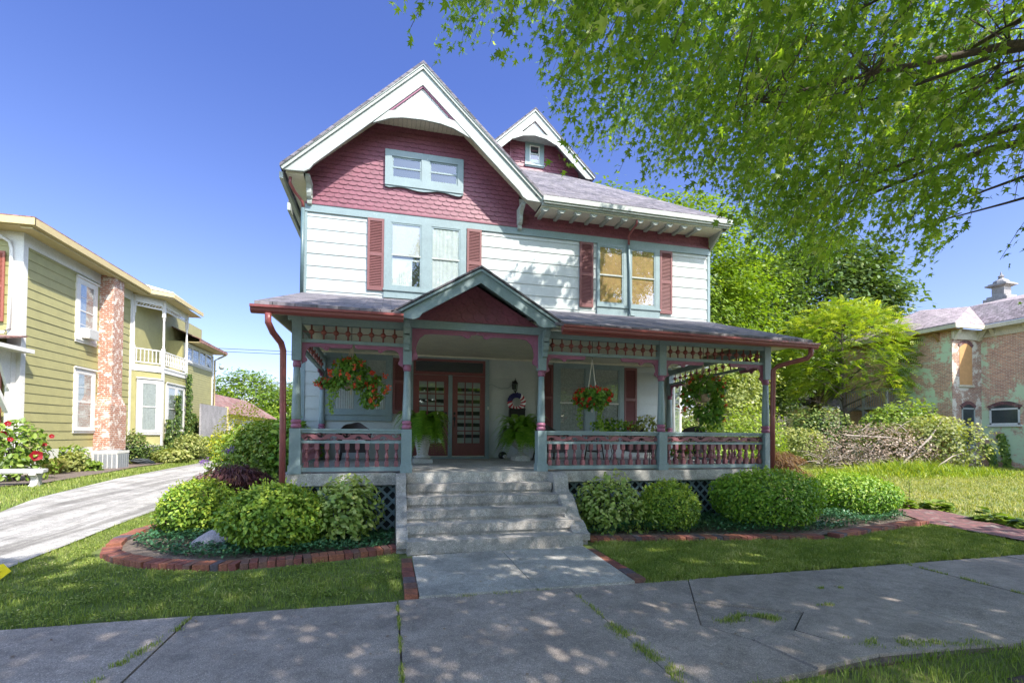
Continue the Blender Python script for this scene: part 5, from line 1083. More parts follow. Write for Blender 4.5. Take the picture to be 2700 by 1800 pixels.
def grassclump(name,label,c,r,h,n,mat,w=.012):
    t=thing(name,label,'plant',(c[0],c[1],gh(*c)))
    a=rng.uniform(0,6.28,n); q=rng.random(n)*.15; P=np.stack([q*np.cos(a),q*np.sin(a),0*q],-1); hh=h*rng.uniform(.6,1,n); rr=r*rng.uniform(.3,1,n)
    d=np.stack([np.cos(a),np.sin(a),0*a],-1); s=np.stack([-np.sin(a),np.cos(a),0*a],-1)*w
    p1=P+d*(rr*.4)[:,None]; p1[:,2]=hh*.85; p2=P+d*rr[:,None]; p2[:,2]=hh*.75
    V=np.stack([P-s,P+s,p1+s,p1-s,p2],1).reshape(-1,3); o=np.arange(n)*5
    npmesh('blades',V,[np.stack([o,o+1,o+2,o+3],-1),np.stack([o+3,o+2,o+4],-1)],mt[mat],t,np.repeat(rng.random(n),5)); return t
grassclump('ornamental_grass','bright yellow green ornamental grass right of the hibiscus',(-8.15,5.95),.55,.62,900,'grassy')
NP=[('leafy_shrub','pale green leafy shrub between the ornamental grass and the air conditioner',(-8.2,6.95),(.32,.32),.6,600,.12,'pale'),
('leafy_shrub','low green plant in front of the air conditioner',(-7.8,7.3),(.26,.24),.34,260,.12,'mid'),
('leafy_shrub','sprawling vine leaves above the foundation left of the chimney',(-8.55,7.6),(.5,.25),.85,500,.12,'mid'),
('leafy_shrub','dark upright ivy bush right of the brick chimney',(-8.3,11.2),(.45,.4),1.35,1300,.10,'darkf'),
('leafy_shrub','dark spreading vine left of the bay window base',(-7.9,12.0),(.7,.5),.8,1100,.10,'darkf'),
('hosta_clump','yellow green hostas under the bay window',(-7.1,11.7),(.75,.45),.55,700,.17,'pale'),
('leafy_shrub','pinkish green rounded shrub in front of the bay window',(-7.1,13.9),(.8,.7),1.25,1800,.10,'pale'),
('leafy_shrub','yellow green shrub below the ivy at the bay corner',(-6.9,15.4),(.8,.7),1.1,1800,.10,'yellowg'),
('leafy_shrub','large light green shrub before the grey panel fence',(-6.9,17.2),(.9,.8),1.4,1800,.11,'pale')]
for nm,lab,c,r,h,n,s,mat in NP: shrub(nm,lab,'shrub',c,r,h,n,s,T_OVAL,mat,None,.25,14,(.4,1.08),upw=.5)
# ivy on the bay and rear wall
iv=thing('ivy','dark ivy climbing the bay window corner post and rear wall','climbing plant',(-7.9,15.0,-.9))
parts=[]
for (y,z0,z1,w,n) in ((15.35,-.9,3.6,.16,1500),(14.1,-.9,2.4,.16,800),(13.2,-.9,1.2,.18,600),(15.9,-.9,1.6,.5,1500),(16.9,-.9,.9,.6,900),(14.8,-.9,.3,.9,900)):
    z=rng.uniform(z0,z1,n); P=np.stack([-7.86+rng.uniform(-.02,.16,n),y+rng.normal(0,w,n)*(1.15-(z-z0)/(z1-z0)*.6),z],-1); parts.append(leaves(P,np.stack([.2+0*z,rng.normal(0,.6,n),-.8+0*z],-1),unit(np.array([1,-.3,.4])+rng.normal(0,.35,(n,3))),rng.uniform(.08,.15,n),T_OVAL,np.clip(rng.normal(.4,.25,n),0,1),1.2))
V,F,va=join(parts); V[:,0]+=7.9;V[:,1]-=15.0;V[:,2]+=.9; npmesh('leaves',V,F,mt['darkf'],iv,va)
M().tube([(0,.35,0),(.02,.33,2),(.02,.36,4.3)],[.03,.02,.01],5).build('vine_stem',mt['bark'],iv)
# ---------------- trees
def tree(name,label,c,z0,crown,trunkh,n,size,mat,tr=.35,nl=26,T=T_RHOMB,clump=.55,barkm='bark',group=None,nlimb=9,lobes=None):
    t=thing(name,label,'tree',(c[0],c[1],z0),0,group); (rx,ry,rz,zc)=crown
    s=M(); s.tube([(0,0,-.2),(.05,0,trunkh*.5),(0,.1,trunkh),(0,0,zc+rz*.2)],[tr*1.25,tr,tr*.8,tr*.35],9); s.build('trunk',mt[barkm],t,True)
    s=M()
    for i in range(nlimb):
        a=i*2.4+rnd.random(); q=rnd.uniform(.5,.85); z1=rnd.uniform(trunkh*.7,zc+rz*.1); e=(rx*q*math.cos(a),ry*q*math.sin(a),min(zc+rz*.75,z1+rnd.uniform(.4,1)*rz*.8))
        s.tube([(0,0,z1),(e[0]*.45,e[1]*.45,z1+(e[2]-z1)*.6),e],[tr*.4,tr*.25,tr*.06],6,False)
    s.build('limbs',mt[barkm],t,True)
    # clumped foliage: clump centres on a lumpy shell
    m_=n//nl; d=rdir(m_*2); d=d[d[:,2]>-.75][:m_]; L=lumps(d,16,.22); q=rng.uniform(.45,1,len(d))**.5
    C=np.array([0,0,zc])+d*np.array([rx,ry,rz])*(L*q)[:,None]
    if lobes is not None:
        for (dx,dy,dz_,r_,k) in lobes:
            dd=rdir(k); C=np.concatenate([C,np.array([dx,dy,dz_])+dd*r_*rng.uniform(.4,1,(k,1))**.5]); d=np.concatenate([d,dd])
    cl=np.repeat(C,nl,0); od=np.repeat(d,nl,0); cv=np.repeat(rng.normal(0,.13,len(C)),nl)
    P=cl+rng.normal(size=cl.shape)*np.array([clump,clump,clump*.42]); P[:,2]=np.maximum(P[:,2],.3)
    var=np.clip(.42+cv+rng.normal(0,.16,len(P)),0,1)
    V,F,va=foliage(P,unit(od*.5+np.array([0,0,.3])),size,T,.7,.8,-.25,var); npmesh('crown',V,F,mt[mat],t,va); return t
tree('maple_tree','tall bright yellow green maple rising behind the right end of the house','tree' if False else (20.5,17),-1,(7.4,5.5,7.6,10.2),4,42000,.27,'yellowg',.4,clump=.5,lobes=[(-3.5,0,15.4,3.2,160),(2.5,0,13,3,120)])
tree('dark_oak_tree','large dark green tree behind the cottage and the young yellow tree',(40,22.5),-1,(7.2,6.0,8.0,11.5),4,46000,.40,'darkf',.5,clump=.7)
tree('dark_oak_tree','dark narrow tree between the maple and the cottage roof',(31,20.5),-1,(4.0,3.6,7.6,9.2),2.5,30000,.30,'darkf',.35,clump=.6)
tree('background_tree','lower green tree seen through the right end of the porch',(18.2,9.6),-1,(3.6,3.0,3.3,4.1),1.5,14000,.17,'pale',.18,clump=.35)
0 and tree('background_tree','small pale shrubby tree',(24.5,14.5),-1,(3.6,3.0,2.6,3.2),1.2,9000,.18,'mid',.18,clump=.4)
# tree of heaven: pinnate fronds
ta=thing('tree_of_heaven','young bright yellow green tree with feathery leaves in front of the brick building','tree',(30.6,12,-1))
M().tube([(0,0,-.2),(.1,0,3),(0,.1,6),(-.1,0,9)],[.16,.13,.09,.04],8).build('trunk',mt['bark'],ta,True)
s=M(); 
for i in range(22): 
    a=i*2.4; z1=3.0+i*.27; r_=rnd.uniform(2.2,4.0)*(1-.35*i/22); s.tube([(0,0,z1),(r_*.5*math.cos(a),r_*.5*math.sin(a),z1+.6),(r_*math.cos(a),r_*math.sin(a),z1+1.0)],[.06,.04,.015],5,False)
s.build('limbs',mt['bark'],ta,True)
nfz=2500; d=rdir(nfz*2); d=d[d[:,2]>-.7][:nfz]; L=lumps(d,14,.25); C=np.array([0,0,6.7])+d*np.array([3.9,3.4,3.7])*(L*rng.uniform(.35,1,nfz)**.4)[:,None]
dirs=unit(d*np.array([1,1,.2])+rng.normal(0,.5,(nfz,3))+np.array([0,0,.1])); parts=[]; cv=np.clip(rng.normal(.5,.22,nfz)+.15*d[:,2],0,1)
nr=unit(np.array([0,0,1.])+rng.normal(0,.35,(nfz,3))); sd=unit(np.cross(nr,dirs))
for k in range(7):
    for sg in (-1,1):
        P=C+dirs*(k*.10)+np.array([0,0,-.006*k*k]); parts.append(leaves(P,sd*sg+dirs*.35,nr,np.full(nfz,.20-.010*k),T_RHOMB,cv,.75))
V,F,va=join(parts); npmesh('crown',V,F,mt['ailan'],ta,va)
# far left trees
tree('far_tree','rounded light green tree beyond the garage, left one',(-13.0,45),-1,(4.3,3.5,4.0,4.3),1,9000,.34,'yellowg',.3,clump=.55)
tree('far_tree','light green tree beyond the garage, right of the rounded one',(-7.8,48),-1,(3.6,3.5,3.4,3.9),1,7000,.34,'mid',.3,clump=.55)
tree('far_tree','distant tree mostly behind the left porch post',(-3.0,52),-1,(4.4,3.5,3.4,4.0),1,7000,.36,'yellowg',.3,clump=.55)
tree('far_tree','distant dark tree top behind the two left trees',(-9.5,60),-1,(6,3.5,4.0,5.0),1,6000,.4,'mid',.3,clump=.6)
# distant tree line on the horizon
nn=26000; x=rng.uniform(-120,190,nn); y=90+rng.normal(0,4,nn)+.05*np.abs(x); z=-1+rng.random(nn)**.6*(5.5+2.2*np.sin(x*.13)+1.6*np.sin(x*.31+2)+1.0*np.sin(x*.8))
V,F,va=foliage(np.stack([x,y,z],-1),np.tile([0,-.5,.6],(nn,1)),1.15,T_RHOMB); tag(npmesh('distant_woods',V,F,mt['mid'],None,va),kind='stuff')
# shrubs and brush heap, right
RS=[('overgrown_shrub','dense viny green thicket in front of the brick wing',(30.3,8.4),(2.6,1.4),3.2,6000,.17,'mid'),
('overgrown_shrub','yellow green viny shrub hanging over the right end of the brush heap',(29.6,6.4),(1.7,1.3),2.6,3600,.16,'pale'),
('overgrown_shrub','dusty shrub at the foot of the young feathery tree',(27.6,11.3),(2.0,1.4),3.2,4200,.16,'darkf'),
('overgrown_shrub','pale shrub beside the cottage wall right of the porch downspout',(24.8,9.6),(1.5,1.2),1.9,2300,.13,'pale'),
('overgrown_shrub','low bright shrub seen under the right porch railing',(14.5,3.5),(1.2,1.0),1.5,2600,.10,'yellowg'),
('overgrown_shrub','leafy shrub directly behind the right porch side railing',(17.3,5.5),(1.6,1.4),2.6,3500,.12,'yellowg')]
for nm,lab,c,r,h,n,s_,mat in RS: shrub(nm,lab,'shrub',c,r,h,n,s_,T_RHOMB,mat,None,.35,18,(.35,1.1),upw=.5,wid=1.2)
bh=thing('brush_heap','heap of dead grey branches and dry leaves in front of the brick building','brush pile',(27,6.6,-1))
s=M()
for i in range(260):
    a=rnd.uniform(0,6.28); q=rnd.random()**.5; x,y=4.2*q*math.cos(a),1.5*q*math.sin(a); z=rnd.uniform(.1,1)*2.3*(1-q*q*.75); b_=rnd.uniform(0,6.28); l_=rnd.uniform(.5,1.6); dz=rnd.uniform(-.5,.6)
    s.tube([(x,y,z),(x+l_*.5*math.cos(b_),y+l_*.3*math.sin(b_),max(.02,z+dz*.5+.1)),(x+l_*math.cos(b_+.3),y+l_*.5*math.sin(b_+.3),max(.02,z+dz))],[.028,.018,.006],4,False)
s.tube([(-1.0,-1.3,.3),(1.0,-1.2,1.6),(2.9,-.6,2.7)],[.06,.045,.02],6,False); s.tube([(-3.8,-.8,1.7),(-1,-.9,1.6),(1,-1.0,1.0)],[.05,.04,.02],6,False); s.tube([(-.6,-2.3,.1),(1.2,-2.0,.75),(2.6,-1.6,.9)],[.04,.03,.01],6,False)
s.build('dead_branches',mt['barkp'],bh,True)
P,d,tt=blob(5000,(0,0,.9),(4.1,1.5,1.5),(.2,1.0),.3,20,-.5); P[:,2]=np.maximum(P[:,2],.05); V,F,va=foliage(P,d,.11,T_RHOMB); npmesh('dry_leaves',V,F,mt['drylf'],bh,va)
WP=np.stack([rng.normal(25.5,2.9,9000),rng.normal(3.9,1.2,9000)],-1); WP=WP[(WP[:,0]>18)&(WP[:,0]<33)&(WP[:,1]<7)]
hz=np.exp(-((WP[:,0]-25.5)/5)**2-((WP[:,1]-4.2)/2.2)**2)+.15; WP=WP[nf(WP[:,0]*1.3,WP[:,1]*1.7)>.3]; hz=(np.exp(-((WP[:,0]-25.5)/4.5)**2-((WP[:,1]-4.4)/1.6)**2)+.12)*(.35+.9*nf(WP[:,0]*2,WP[:,1]*2)); blades(WP,0,.55,.028,'ailan','tall_weeds',lean=1.2,hz=hz)
# plain ivy on the brick building
iv=thing('ivy','dark green ivy strips climbing the low brick wall at the far right','climbing plant',(35.2,6,-1))
parts=[]
for y,w,h_ in ((7.3,.08,1.3),(6.7,.08,1.9)):
    n=330; z=rng.uniform(0,h_,n); P=np.stack([-.06+rng.uniform(-.1,0,n),(y-6)+.35*(h_-z)/h_*(-1)+rng.normal(0,w,n),z],-1); parts.append(leaves(P,np.stack([-.2+0*z,rng.normal(0,.6,n),-.8+0*z],-1),unit(np.array([-1,-.3,.4])+rng.normal(0,.35,(n,3))),rng.uniform(.1,.18,n),T_OVAL,rng.random(n),1.2))
V,F,va=join(parts); npmesh('leaves',V,F,mt['mid'],iv,va)
# yellow marker flag
fl=thing('marker_flag','bright yellow utility marker flag standing at the driveway edge','flag',(-1.88,-5.62,-1.06))
mt['yellow']=paint('yellow plastic',(.85,.66,.01),.4,.05); a=R(32)
q=M(); cc=lambda u,v:(.0+u*math.cos(a)*.9,-.02,.17+u*math.sin(a)*-.9+v); 
P=[(-.14,.02,.19),(.01,.02,.235),(.085,.02,.15),(-.055,.0,.02),(-.19,.0,.05)]; q.slab(P,(0,.002,0)); q.build('flag',mt['yellow'],fl)
q=M()
for k,(l,o_) in enumerate(((.10,.0),(.13,.028),(.12,.045),(.14,.07),(.06,.088))): 
    x0,z0=-.115+o_*.9,.135-o_*.75+.02; 
    n_=int(l/.012)
    for j in range(n_):
        if rnd.random()<.8: xx=x0-.035+j*.0085; zz=z0-.03+j*.0075; q.slab([(xx,.006,zz),(xx+.006,.006,zz+.005),(xx+.002,.006,zz+.011),(xx-.004,.006,zz+.006)],(0,-.0015,0))
q.build('printing',flat('flag print',(.25,.17,.0),.6),fl); M().tube([(-.06,.01,-.1),(-.05,.01,.12)],.002,4).build('wire_stake',mt['iron'],fl)
# ================================================================ THINGS ON THE PORCH
mt['pot']=paint('tan pot',(.46,.33,.23),.6,.08); mt['rope']=paint('macrame rope',(.62,.54,.40),.9,.1); mt['whiterope']=paint('white rope',(.75,.72,.66),.9,.1)
def cloud(n,c,r,seedk=14,amp=.25,shell=(.35,1.05),zlo=-1):
    return blob(n,c,r,shell,amp,seedk,zlo)
def basket(label,loc,rp,hp,top,fol,flow,flowmat,nl,ropes='rope',trails=(),flat_=1.,leafs=.07,nfl=40):
    t=thing('hanging_basket',label,'hanging basket',loc,0,'hanging flower baskets on the porch')
    M().lathe([(rp*.62,0),(rp*.85,hp*.35),(rp,hp*.85),(rp*1.04,hp),(rp*.95,hp),(rp*.9,hp*.9),(0,hp*.88)],k=18).build('pot',mt['pot'],t,True)
    s=M()
    for a in (.4,1.97,3.54,5.11): s.tube([(0,0,top),(rp*.5*math.cos(a),rp*.5*math.sin(a),(top+hp)/2+.02),(rp*1.05*math.cos(a),rp*1.05*math.sin(a),hp)],.008,5,False); s.tube([(rp*1.05*math.cos(a),rp*1.05*math.sin(a),hp),(rp*.9*math.cos(a),rp*.9*math.sin(a),hp*.35),(0,0,-.02)],.007,5,False)
    s.tube([(0,0,-.0),(0,0,-.10)],[.018,.010],6)
    s.build('hanger',mt[ropes],t); M().tube([(0,0,top),(0,0,2.60-loc[2])],.006,5).build('hook_chain',mt['iron'],t)
    ps=[]
    for c,r,n in fol:
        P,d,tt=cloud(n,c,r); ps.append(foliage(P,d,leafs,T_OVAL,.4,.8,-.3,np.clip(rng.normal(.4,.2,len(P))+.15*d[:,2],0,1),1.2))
    for (x,y,z0,z1,n) in trails:
        z=rng.uniform(z0,z1,n); P=np.stack([x+rng.normal(0,.025,n)+.02*np.sin(z*9),y+rng.normal(0,.02,n),z],-1); ps.append(leaves(P,rng.normal(0,1,(n,3))+np.array([0,0,-.8]),unit(rng.normal(0,1,(n,3))+np.array([0,-1,.3])),rng.uniform(.03,.05,n),T_OVAL,rng.uniform(.5,1,n),1.2))
    V,F,va=join(ps); npmesh('foliage',V,F,mt['basketleaf'],t,va)
    ps=[]
    for (c,r,k) in flow:
        for _ in range(k):
            q=Vector(list(rdir(1)[0])); p=np.array([c[0]+q.x*r[0],c[1]+min(q.y,.2)*r[1],c[2]+q.z*r[2]]); m_=12
            P=p+rng.normal(0,.014,(m_,3)); ps.append(leaves(P,rdir(m_)+np.array([0,-.3,0]),unit(rng.normal(0,.6,(m_,3))+np.array([0,-1,.3])),rng.uniform(.022,.036,m_),T_OVAL,rng.random(m_),1.6))
    V,F,va=join(ps); npmesh('flowers',V,F,mt[flowmat],t,va)
    return t
basket('widest hanging basket, with coral begonias and trailing vine, in the left porch bay',(1.62,-3.65,1.38),.125,.15,.78,
 [((0,0,.25),(.32,.28,.24),620),((-.36,0,.10),(.20,.13,.08),130),((.34,-.05,.05),(.20,.18,.20),240),((.30,0,-.16),(.14,.12,.16),180),((.0,0,.42),(.18,.16,.12),200)],
 [((0,-.1,.25),(.36,.3,.25),26),((-.44,-.03,.08),(.15,.1,.05),12),((.42,-.08,.08),(.2,.15,.2),20),((.34,-.05,-.2),(.1,.1,.1),8)],'floworange',0,trails=((-.30,-.08,-.42,.15,170),(-.22,-.1,-.15,.2,120),(.12,-.1,-.1,.15,70)))
basket('compact hanging basket of red impatiens on white ropes in front of the window pair',(6.04,-3.6,1.17),.135,.12,.92,
 [((0,0,.19),(.35,.31,.19),1100)],[((0,-.04,.19),(.38,.34,.19),80)],'flowerred',0,'whiterope',trails=((.18,0,-.45,.08,230),(-.2,.1,-.4,.08,120)))
basket('hanging basket of large green leaves and red begonias at the right end of the porch',(8.68,-3.35,1.34),.15,.17,.80,
 [((0,0,.33),(.40,.32,.22),420),((-.40,0,.12),(.15,.14,.18),70),((.34,0,-.10),(.14,.14,.38),220),((.05,0,-.22),(.24,.16,.22),170)],
 [((0,-.1,.36),(.44,.33,.2),13),((-.5,0,.0),(.12,.1,.22),9),((.42,0,.0),(.16,.12,.45),12)],'flowerred',0,leafs=.10)
def frond_mesh(n,rl,dr,parent,z0,up_,name='fronds'):
    ps=[]
    for i in range(n):
        a=rnd.uniform(0,6.28); L=rl*rnd.uniform(.45,1.12); lift=rnd.uniform(.15,1.)*up_; k=26
        u=np.linspace(.06,1,k); r_=L*(u-.38*u*u*dr)*.9; z=z0+lift*np.sin(u*math.pi*.60)*L*.75-(.55+.5*dr-.35*lift)*L*u**1.9; z=np.maximum(z,.05)
        P=np.stack([r_*math.cos(a),r_*math.sin(a),z],-1); tg=np.gradient(P,axis=0); tg=unit(tg); side=np.array([-math.sin(a),math.cos(a),0]); nr=np.cross(tg,np.tile(side,(k,1))); nr=np.where(nr[:,2:3]<0,-nr,nr)
        sz=.085*np.sin(np.clip(u*1.05,0,1)*math.pi*.9+.25)+.012; v=np.clip(rng.normal(.45,.15,k)+(rnd.random()-.5)*.4,0,1)
        for sg in (-1,1): ps.append(leaves(P,sg*np.tile(side,(k,1))+tg*.45,nr,sz,T_BLADE,v,3.2))
    V,F,va=join(ps); npmesh(name,V,F,mt['fern'],parent,va)
fr=thing('fern_urn','big boston fern in a stone urn beside the right entry post, under the wreath','potted fern',(5.37,-1.0,0),0,'fern urns flanking the entrance')
M().box(-.19,.19,-.19,.19,0,.10).lathe([(.16,.10),(.17,.13),(.10,.17),(.065,.21),(.06,.25),(.10,.28),(.18,.34),(.22,.42),(.21,.47),(.25,.50),(.25,.53),(.2,.53),(.18,.48),(0,.47)],k=18).build('urn',mt['cast'],fr)
frond_mesh(260,.98,.45,fr,.60,1.0)
fr=thing('fern_urn','big drooping boston fern in a square based pot in front of the left door','potted fern',(2.98,-1.55,0),0,'fern urns flanking the entrance')
M().box(-.20,.20,-.20,.20,0,.08).lathe([(.15,.08),(.19,.12),(.12,.17),(.14,.3),(.19,.5),(.22,.6),(.2,.62),(0,.58)],k=18).build('urn',mt['cast'],fr)
frond_mesh(280,.98,.7,fr,.84,.75)
def chair(label,loc,rz):
    t=thing('wicker_armchair',label,'chair',loc,rz,'dark wicker armchairs on the porch')
    s=M(); s.box(-.28,.28,-.27,.25,.36,.43); s.box(-.27,.27,-.28,-.25,.20,.36); s.box(-.28,-.25,-.25,.25,.22,.36); s.box(.25,.28,-.25,.25,.22,.36); s.build('seat',mt['wicker'],t)
    b=M(); n=18; v=[];f=[]
    for i in range(n+1):
        a=math.pi*i/n; x=.36*math.cos(a); y=.10+.20*math.sin(a); zt=.64+.22*math.sin(a)**1.2+.015*math.sin(6*a)
        v+=[(x,y,.40),(x,y,zt),(x*.9,y-.03,zt+.012),(x*.9,y-.035,.40)]
    for i in range(n):
        for k in range(4): f.append((4*i+k,4*i+4+k,4*i+4+(k+1)%4,4*i+(k+1)%4))
    b.add(v,f); b.build('backrest',mt['wicker'],t)
    for x in (-.35,.35): M().tube([(x,.12,.63),(x,-.1,.62),(x,-.25,.60),(x*.95,-.28,.5),(x*.8,-.26,.4)],[.035,.035,.035,.03,.025],8).build('arm',mt['wicker'],t,True)
    for x,y in ((-.27,-.25),(.27,-.25),(-.29,.24),(.29,.24)): M().tube([(x*.9,y*.9,.4),(x,y,.2),(x*1.1,y*1.15,0)],[.025,.02,.018],6).build('leg',mt['wicker'],t,True)
    c=M().box(-.24,.24,-.24,.2,.43,.48); c.build('cushion',mt['curtain'],t)
    return t
chair('dark wicker armchair in the left porch bay below the lace curtained windows',(1.50,-.85,0),0)
chair('dark wicker armchair right of the steps, nearest the entry fern',(6.12,-1.0,0),R(15))
chair('dark wicker armchair further right, under the right shutter',(8.52,-1.0,0),R(-12))
chair('dark wicker armchair behind the last railing at the right end of the porch',(9.55,-1.7,0),R(-60))
tb=thing('wicker_table','small dark wicker table with a potted plant between the two right armchairs','table',(7.35,-.9,0))
M().lathe([(.30,.60),(.32,.62),(.32,.64),(.0,.645)],k=20).build('tabletop',mt['wicker'],tb)
for a in (.78,2.35,3.92,5.5): M().tube([(.16*math.cos(a),.16*math.sin(a),.6),(.26*math.cos(a),.26*math.sin(a),0)],.018,6).build('leg',mt['wicker'],tb)
tb2=M().lathe([(.14,.2),(.2,.22),(.2,.24),(0,.24)],k=14).build('shelf',mt['wicker'],tb)
def potted(label,loc,r,h,n,mat,fl=None,pr=.12,ph=.2,k=8):
    t=thing('potted_plant',label,'potted plant',loc,0)
    M().lathe([(pr*.7,0),(pr,ph),(pr*1.05,ph),(pr*.9,ph*.9),(0,ph*.88)],k=14).build('pot',mt['pot'],t)
    P,d,tt=cloud(n,(0,0,ph+h*.4),(r,r*.7,h*.6)); V,F,va=foliage(P,d,.07,T_OVAL,.5,.8); npmesh('foliage',V,F,mt[mat],t,va)
    if fl:
        ps=[]
        for (x,z) in fl: P=np.array([x,-.08,z])+rng.normal(0,.02,(14,3)); ps.append(leaves(P,rdir(14),unit(rng.normal(0,.6,(14,3))+np.array([0,-1,.3])),np.full(14,.035),T_OVAL,rng.random(14),1.6))
        V,F,va=join(ps); npmesh('flowers',V,F,mt['flowerred'],t,va)
potted('leafy potted plant with a red bloom behind the rail below the red impatiens basket',(6.7,-3.2,.50),.42,.26,420,'bushR',[(.35,.32),(.30,.26)])
potted('potted bushy plant half hidden behind the fourth porch post',(7.45,-3.3,.48),.34,.34,330,'pale')
potted('large leaved green plant at the right end of the porch rail',(9.1,-3.0,.52),.3,.26,140,'bushR')
potted('red leaved plant seen between the balusters of the right railing',(9.0,-2.2,0),.32,.42,260,'mid',[(-.1,.5),(.15,.42),(-.2,.36),(.05,.3)])
# plant stands under the raised pots
for x,y,h_,lab in ((6.7,-3.2,.50,'slim dark plant stand under the red bloomed pot'),(7.45,-3.3,.48,'slim dark plant stand behind the fourth porch post'),(9.1,-3.0,.52,'slim dark plant stand at the right end of the porch')):
    st=thing('plant_stand',lab,'stand',(x,y,0)); M().lathe([(.13,h_-.02),(.13,h_),(0,h_)],k=12).build('top',mt['iron'],st)
    for a in (0,2.1,4.2): M().tube([(.09*math.cos(a),.09*math.sin(a),h_-.02),(.03*math.cos(a),.03*math.sin(a),h_*.5),(.13*math.cos(a),.13*math.sin(a),0)],.008,5).build('leg',mt['iron'],st)
# wreath
wr=thing('wreath','round red, white and blue ribbon wreath hanging beside the doors','wreath',(5.52,-.075,1.475))
mt['wred']=paint('red ribbon',(.42,.02,.045),.6,.08); mt['wwhite']=paint('white lace ribbon',(.75,.73,.74),.7,.08); mt['wblue']=paint('navy ribbon',(.022,.022,.12),.6,.1)
parts={'wred':M(),'wwhite':M(),'wblue':M()}
nseg=24
for i in range(nseg):
    a0=2*math.pi*i/nseg+R(90); a1=a0+2*math.pi/nseg*1.05; mid=(math.degrees(a0)-90)%360
    k='wblue' if (mid<62 or mid>300) else ('wred' if i%2 else 'wwhite')
    sw_=.22; v=[]
    for (r_,a,y) in ((.115,a0,0),(.115,a1,0),(.17,a1+.1,-.055),(.17,a0+.1,-.055),(.245,a1+sw_,-.01),(.245,a0+sw_,-.0),(.262,(a0+a1)/2+sw_+.1,.0)): v.append((r_*math.cos(a),y,r_*math.sin(a)))
    parts[k].add(v,[(0,1,2,3),(3,2,4,5),(5,4,6)])
for k,n_ in (('wred','red_ribbon'),('wwhite','white_ribbon'),('wblue','blue_ribbon')): parts[k].build(n_,mt[k],wr)
mb=thing('mailbox','small black wall mailbox under the wreath','mailbox',(5.53,-.02,1.08))
M().box(-.21,.21,-.11,0,0,.20).build('box',mt['iron'],mb); M().slab([(-.22,-.13,.19),(-.22,0,.27),(-.22,0,.285),(-.22,-.135,.205)],(.44,0,0)).build('lid',mt['iron'],mb)
hk=M()
for x in (-.12,.12): hk.tube([(x,-.06,0),(x,-.08,-.06),(x,-.12,-.07),(x,-.14,-.03)],.008,5)
hk.build('newspaper_hook',mt['iron'],mb)
fg=thing('stone_figurine','small round dark stone figurine with a white carved face at the foot of the wall','figurine',(5.14,-.14,0))
M().sphere((0,0,.08),.11,12,(1.1,.7,.95)).build('body',mt['iron'],fg,True); q=M().sphere((.045,-.075,.055),.055,10,(1.1,.6,.9)); q.build('face',mt['cast'],fg,True); M().sphere((.03,-.11,.065),.012,6).sphere((.065,-.105,.065),.012,6).sphere((.05,-.118,.045),.01,6).build('features',mt['iron'],fg,True)
# ================================================================ THE BIG SILVER MAPLE (overhanging from the right)
mt['maple']=leafmat('silver maple leaves',[(0,(.10,.19,.025)),(.45,(.20,.32,.04)),(.8,(.34,.45,.07)),(1,(.52,.58,.25))],.58,tk=(1.45,1.5,.55))
TX,TY=12.2,-10.9
tm=thing('silver_maple','huge silver maple hanging its branches over the sidewalk from the right','tree',(TX,TY,-1.05))
base=np.array([TX,TY,-1.05])
s=M(); s.tube([(0,0,-.3),(0,0,.3),(.05,.05,2),(0,0,4.2),(-.3,.2,6.5),(-.6,.3,9)],[.75,.55,.46,.42,.26,.1],14); s.build('trunk',mt['bark'],tm,True)
cx_,cy_,cz_=CAM; RT=np.array(rt);UP=np.array(up);FW=np.array(fw);C0=np.array(CAM)
def view(P):
    d=P-C0; w=d@FW; w2=np.where(w>.1,w,1e9); return 1315.168+1231.2*(d@RT)/w2,1118.237-1231.2*(d@UP)/w2,w
# the crown's under-surface as an opening angle seen from the pavement (keeps the crown off the gable, as pruned there)
ENV=[(1165,-900),(1165,20),(1195,120),(1240,150),(1300,120),(1340,90),(1400,150),(1430,110),(1500,150),(1520,300),(1560,400),(1570,470),(1610,440),(1650,370),(1700,390),(1780,500),(1830,450),(1900,500),(1960,520),(2020,640),(2080,720),(2120,690),(2190,770),(2260,720),(2330,650),(2380,590),(2440,700),(2490,750),(2560,690),(2700,590),(3400,500),(3400,-900)]
SUNH=np.array([-math.sin(SUN_AZ),-math.cos(SUN_AZ)])/math.tan(SUN_EL)
def ok(P,slack=0):
    u,v,w=view(P); infront=w>.3
    inside=inpoly(ENV,u,v+slack); frame=(u>-60)&(u<2800)&(v>-900)&(v<1900)
    a=~(infront&frame)|inside
    a&=np.linalg.norm(P-C0,axis=1)>2.6
    # keep the sun on the gable, driveway and right lawn
    x,y,z=P.T; t0=np.maximum(-y,0)/SUNH[1]; zh=z-t0; xh=x+SUNH[0]*t0
    wall=(zh>2.9)&(xh>-1)&(xh<13)&(y<0); dap=(xh>5.2)&(xh<7.7)&(zh<5.1)&(zh>3.4); a&=~(wall&~(dap&(rng.random(len(x))<.85)))
    a&=~((w>.1)&(w<4)&(u>2350)&(v>150)&(v<1200)); t=z+1.0; lx=x+SUNH[0]*t; ly=y+SUNH[1]*t
    a&=~((lx<-.8)&(ly>-4.6)); a&=~((lx>9.8)&(ly>-5.0)); a&=~((lx<-3.5)&(ly>-6.2))
    return a
NC=90000
P=np.stack([rng.uniform(-4.5,16,NC),rng.uniform(-16,-1.5,NC),rng.uniform(1.9,11.5,NC)],-1)
e=((P[:,0]-9.5)/11.5)**2+((P[:,1]+9.8)/8.6)**2+((P[:,2]-6.2)/5.0)**2; P=P[(e<1)&(e>.12)]
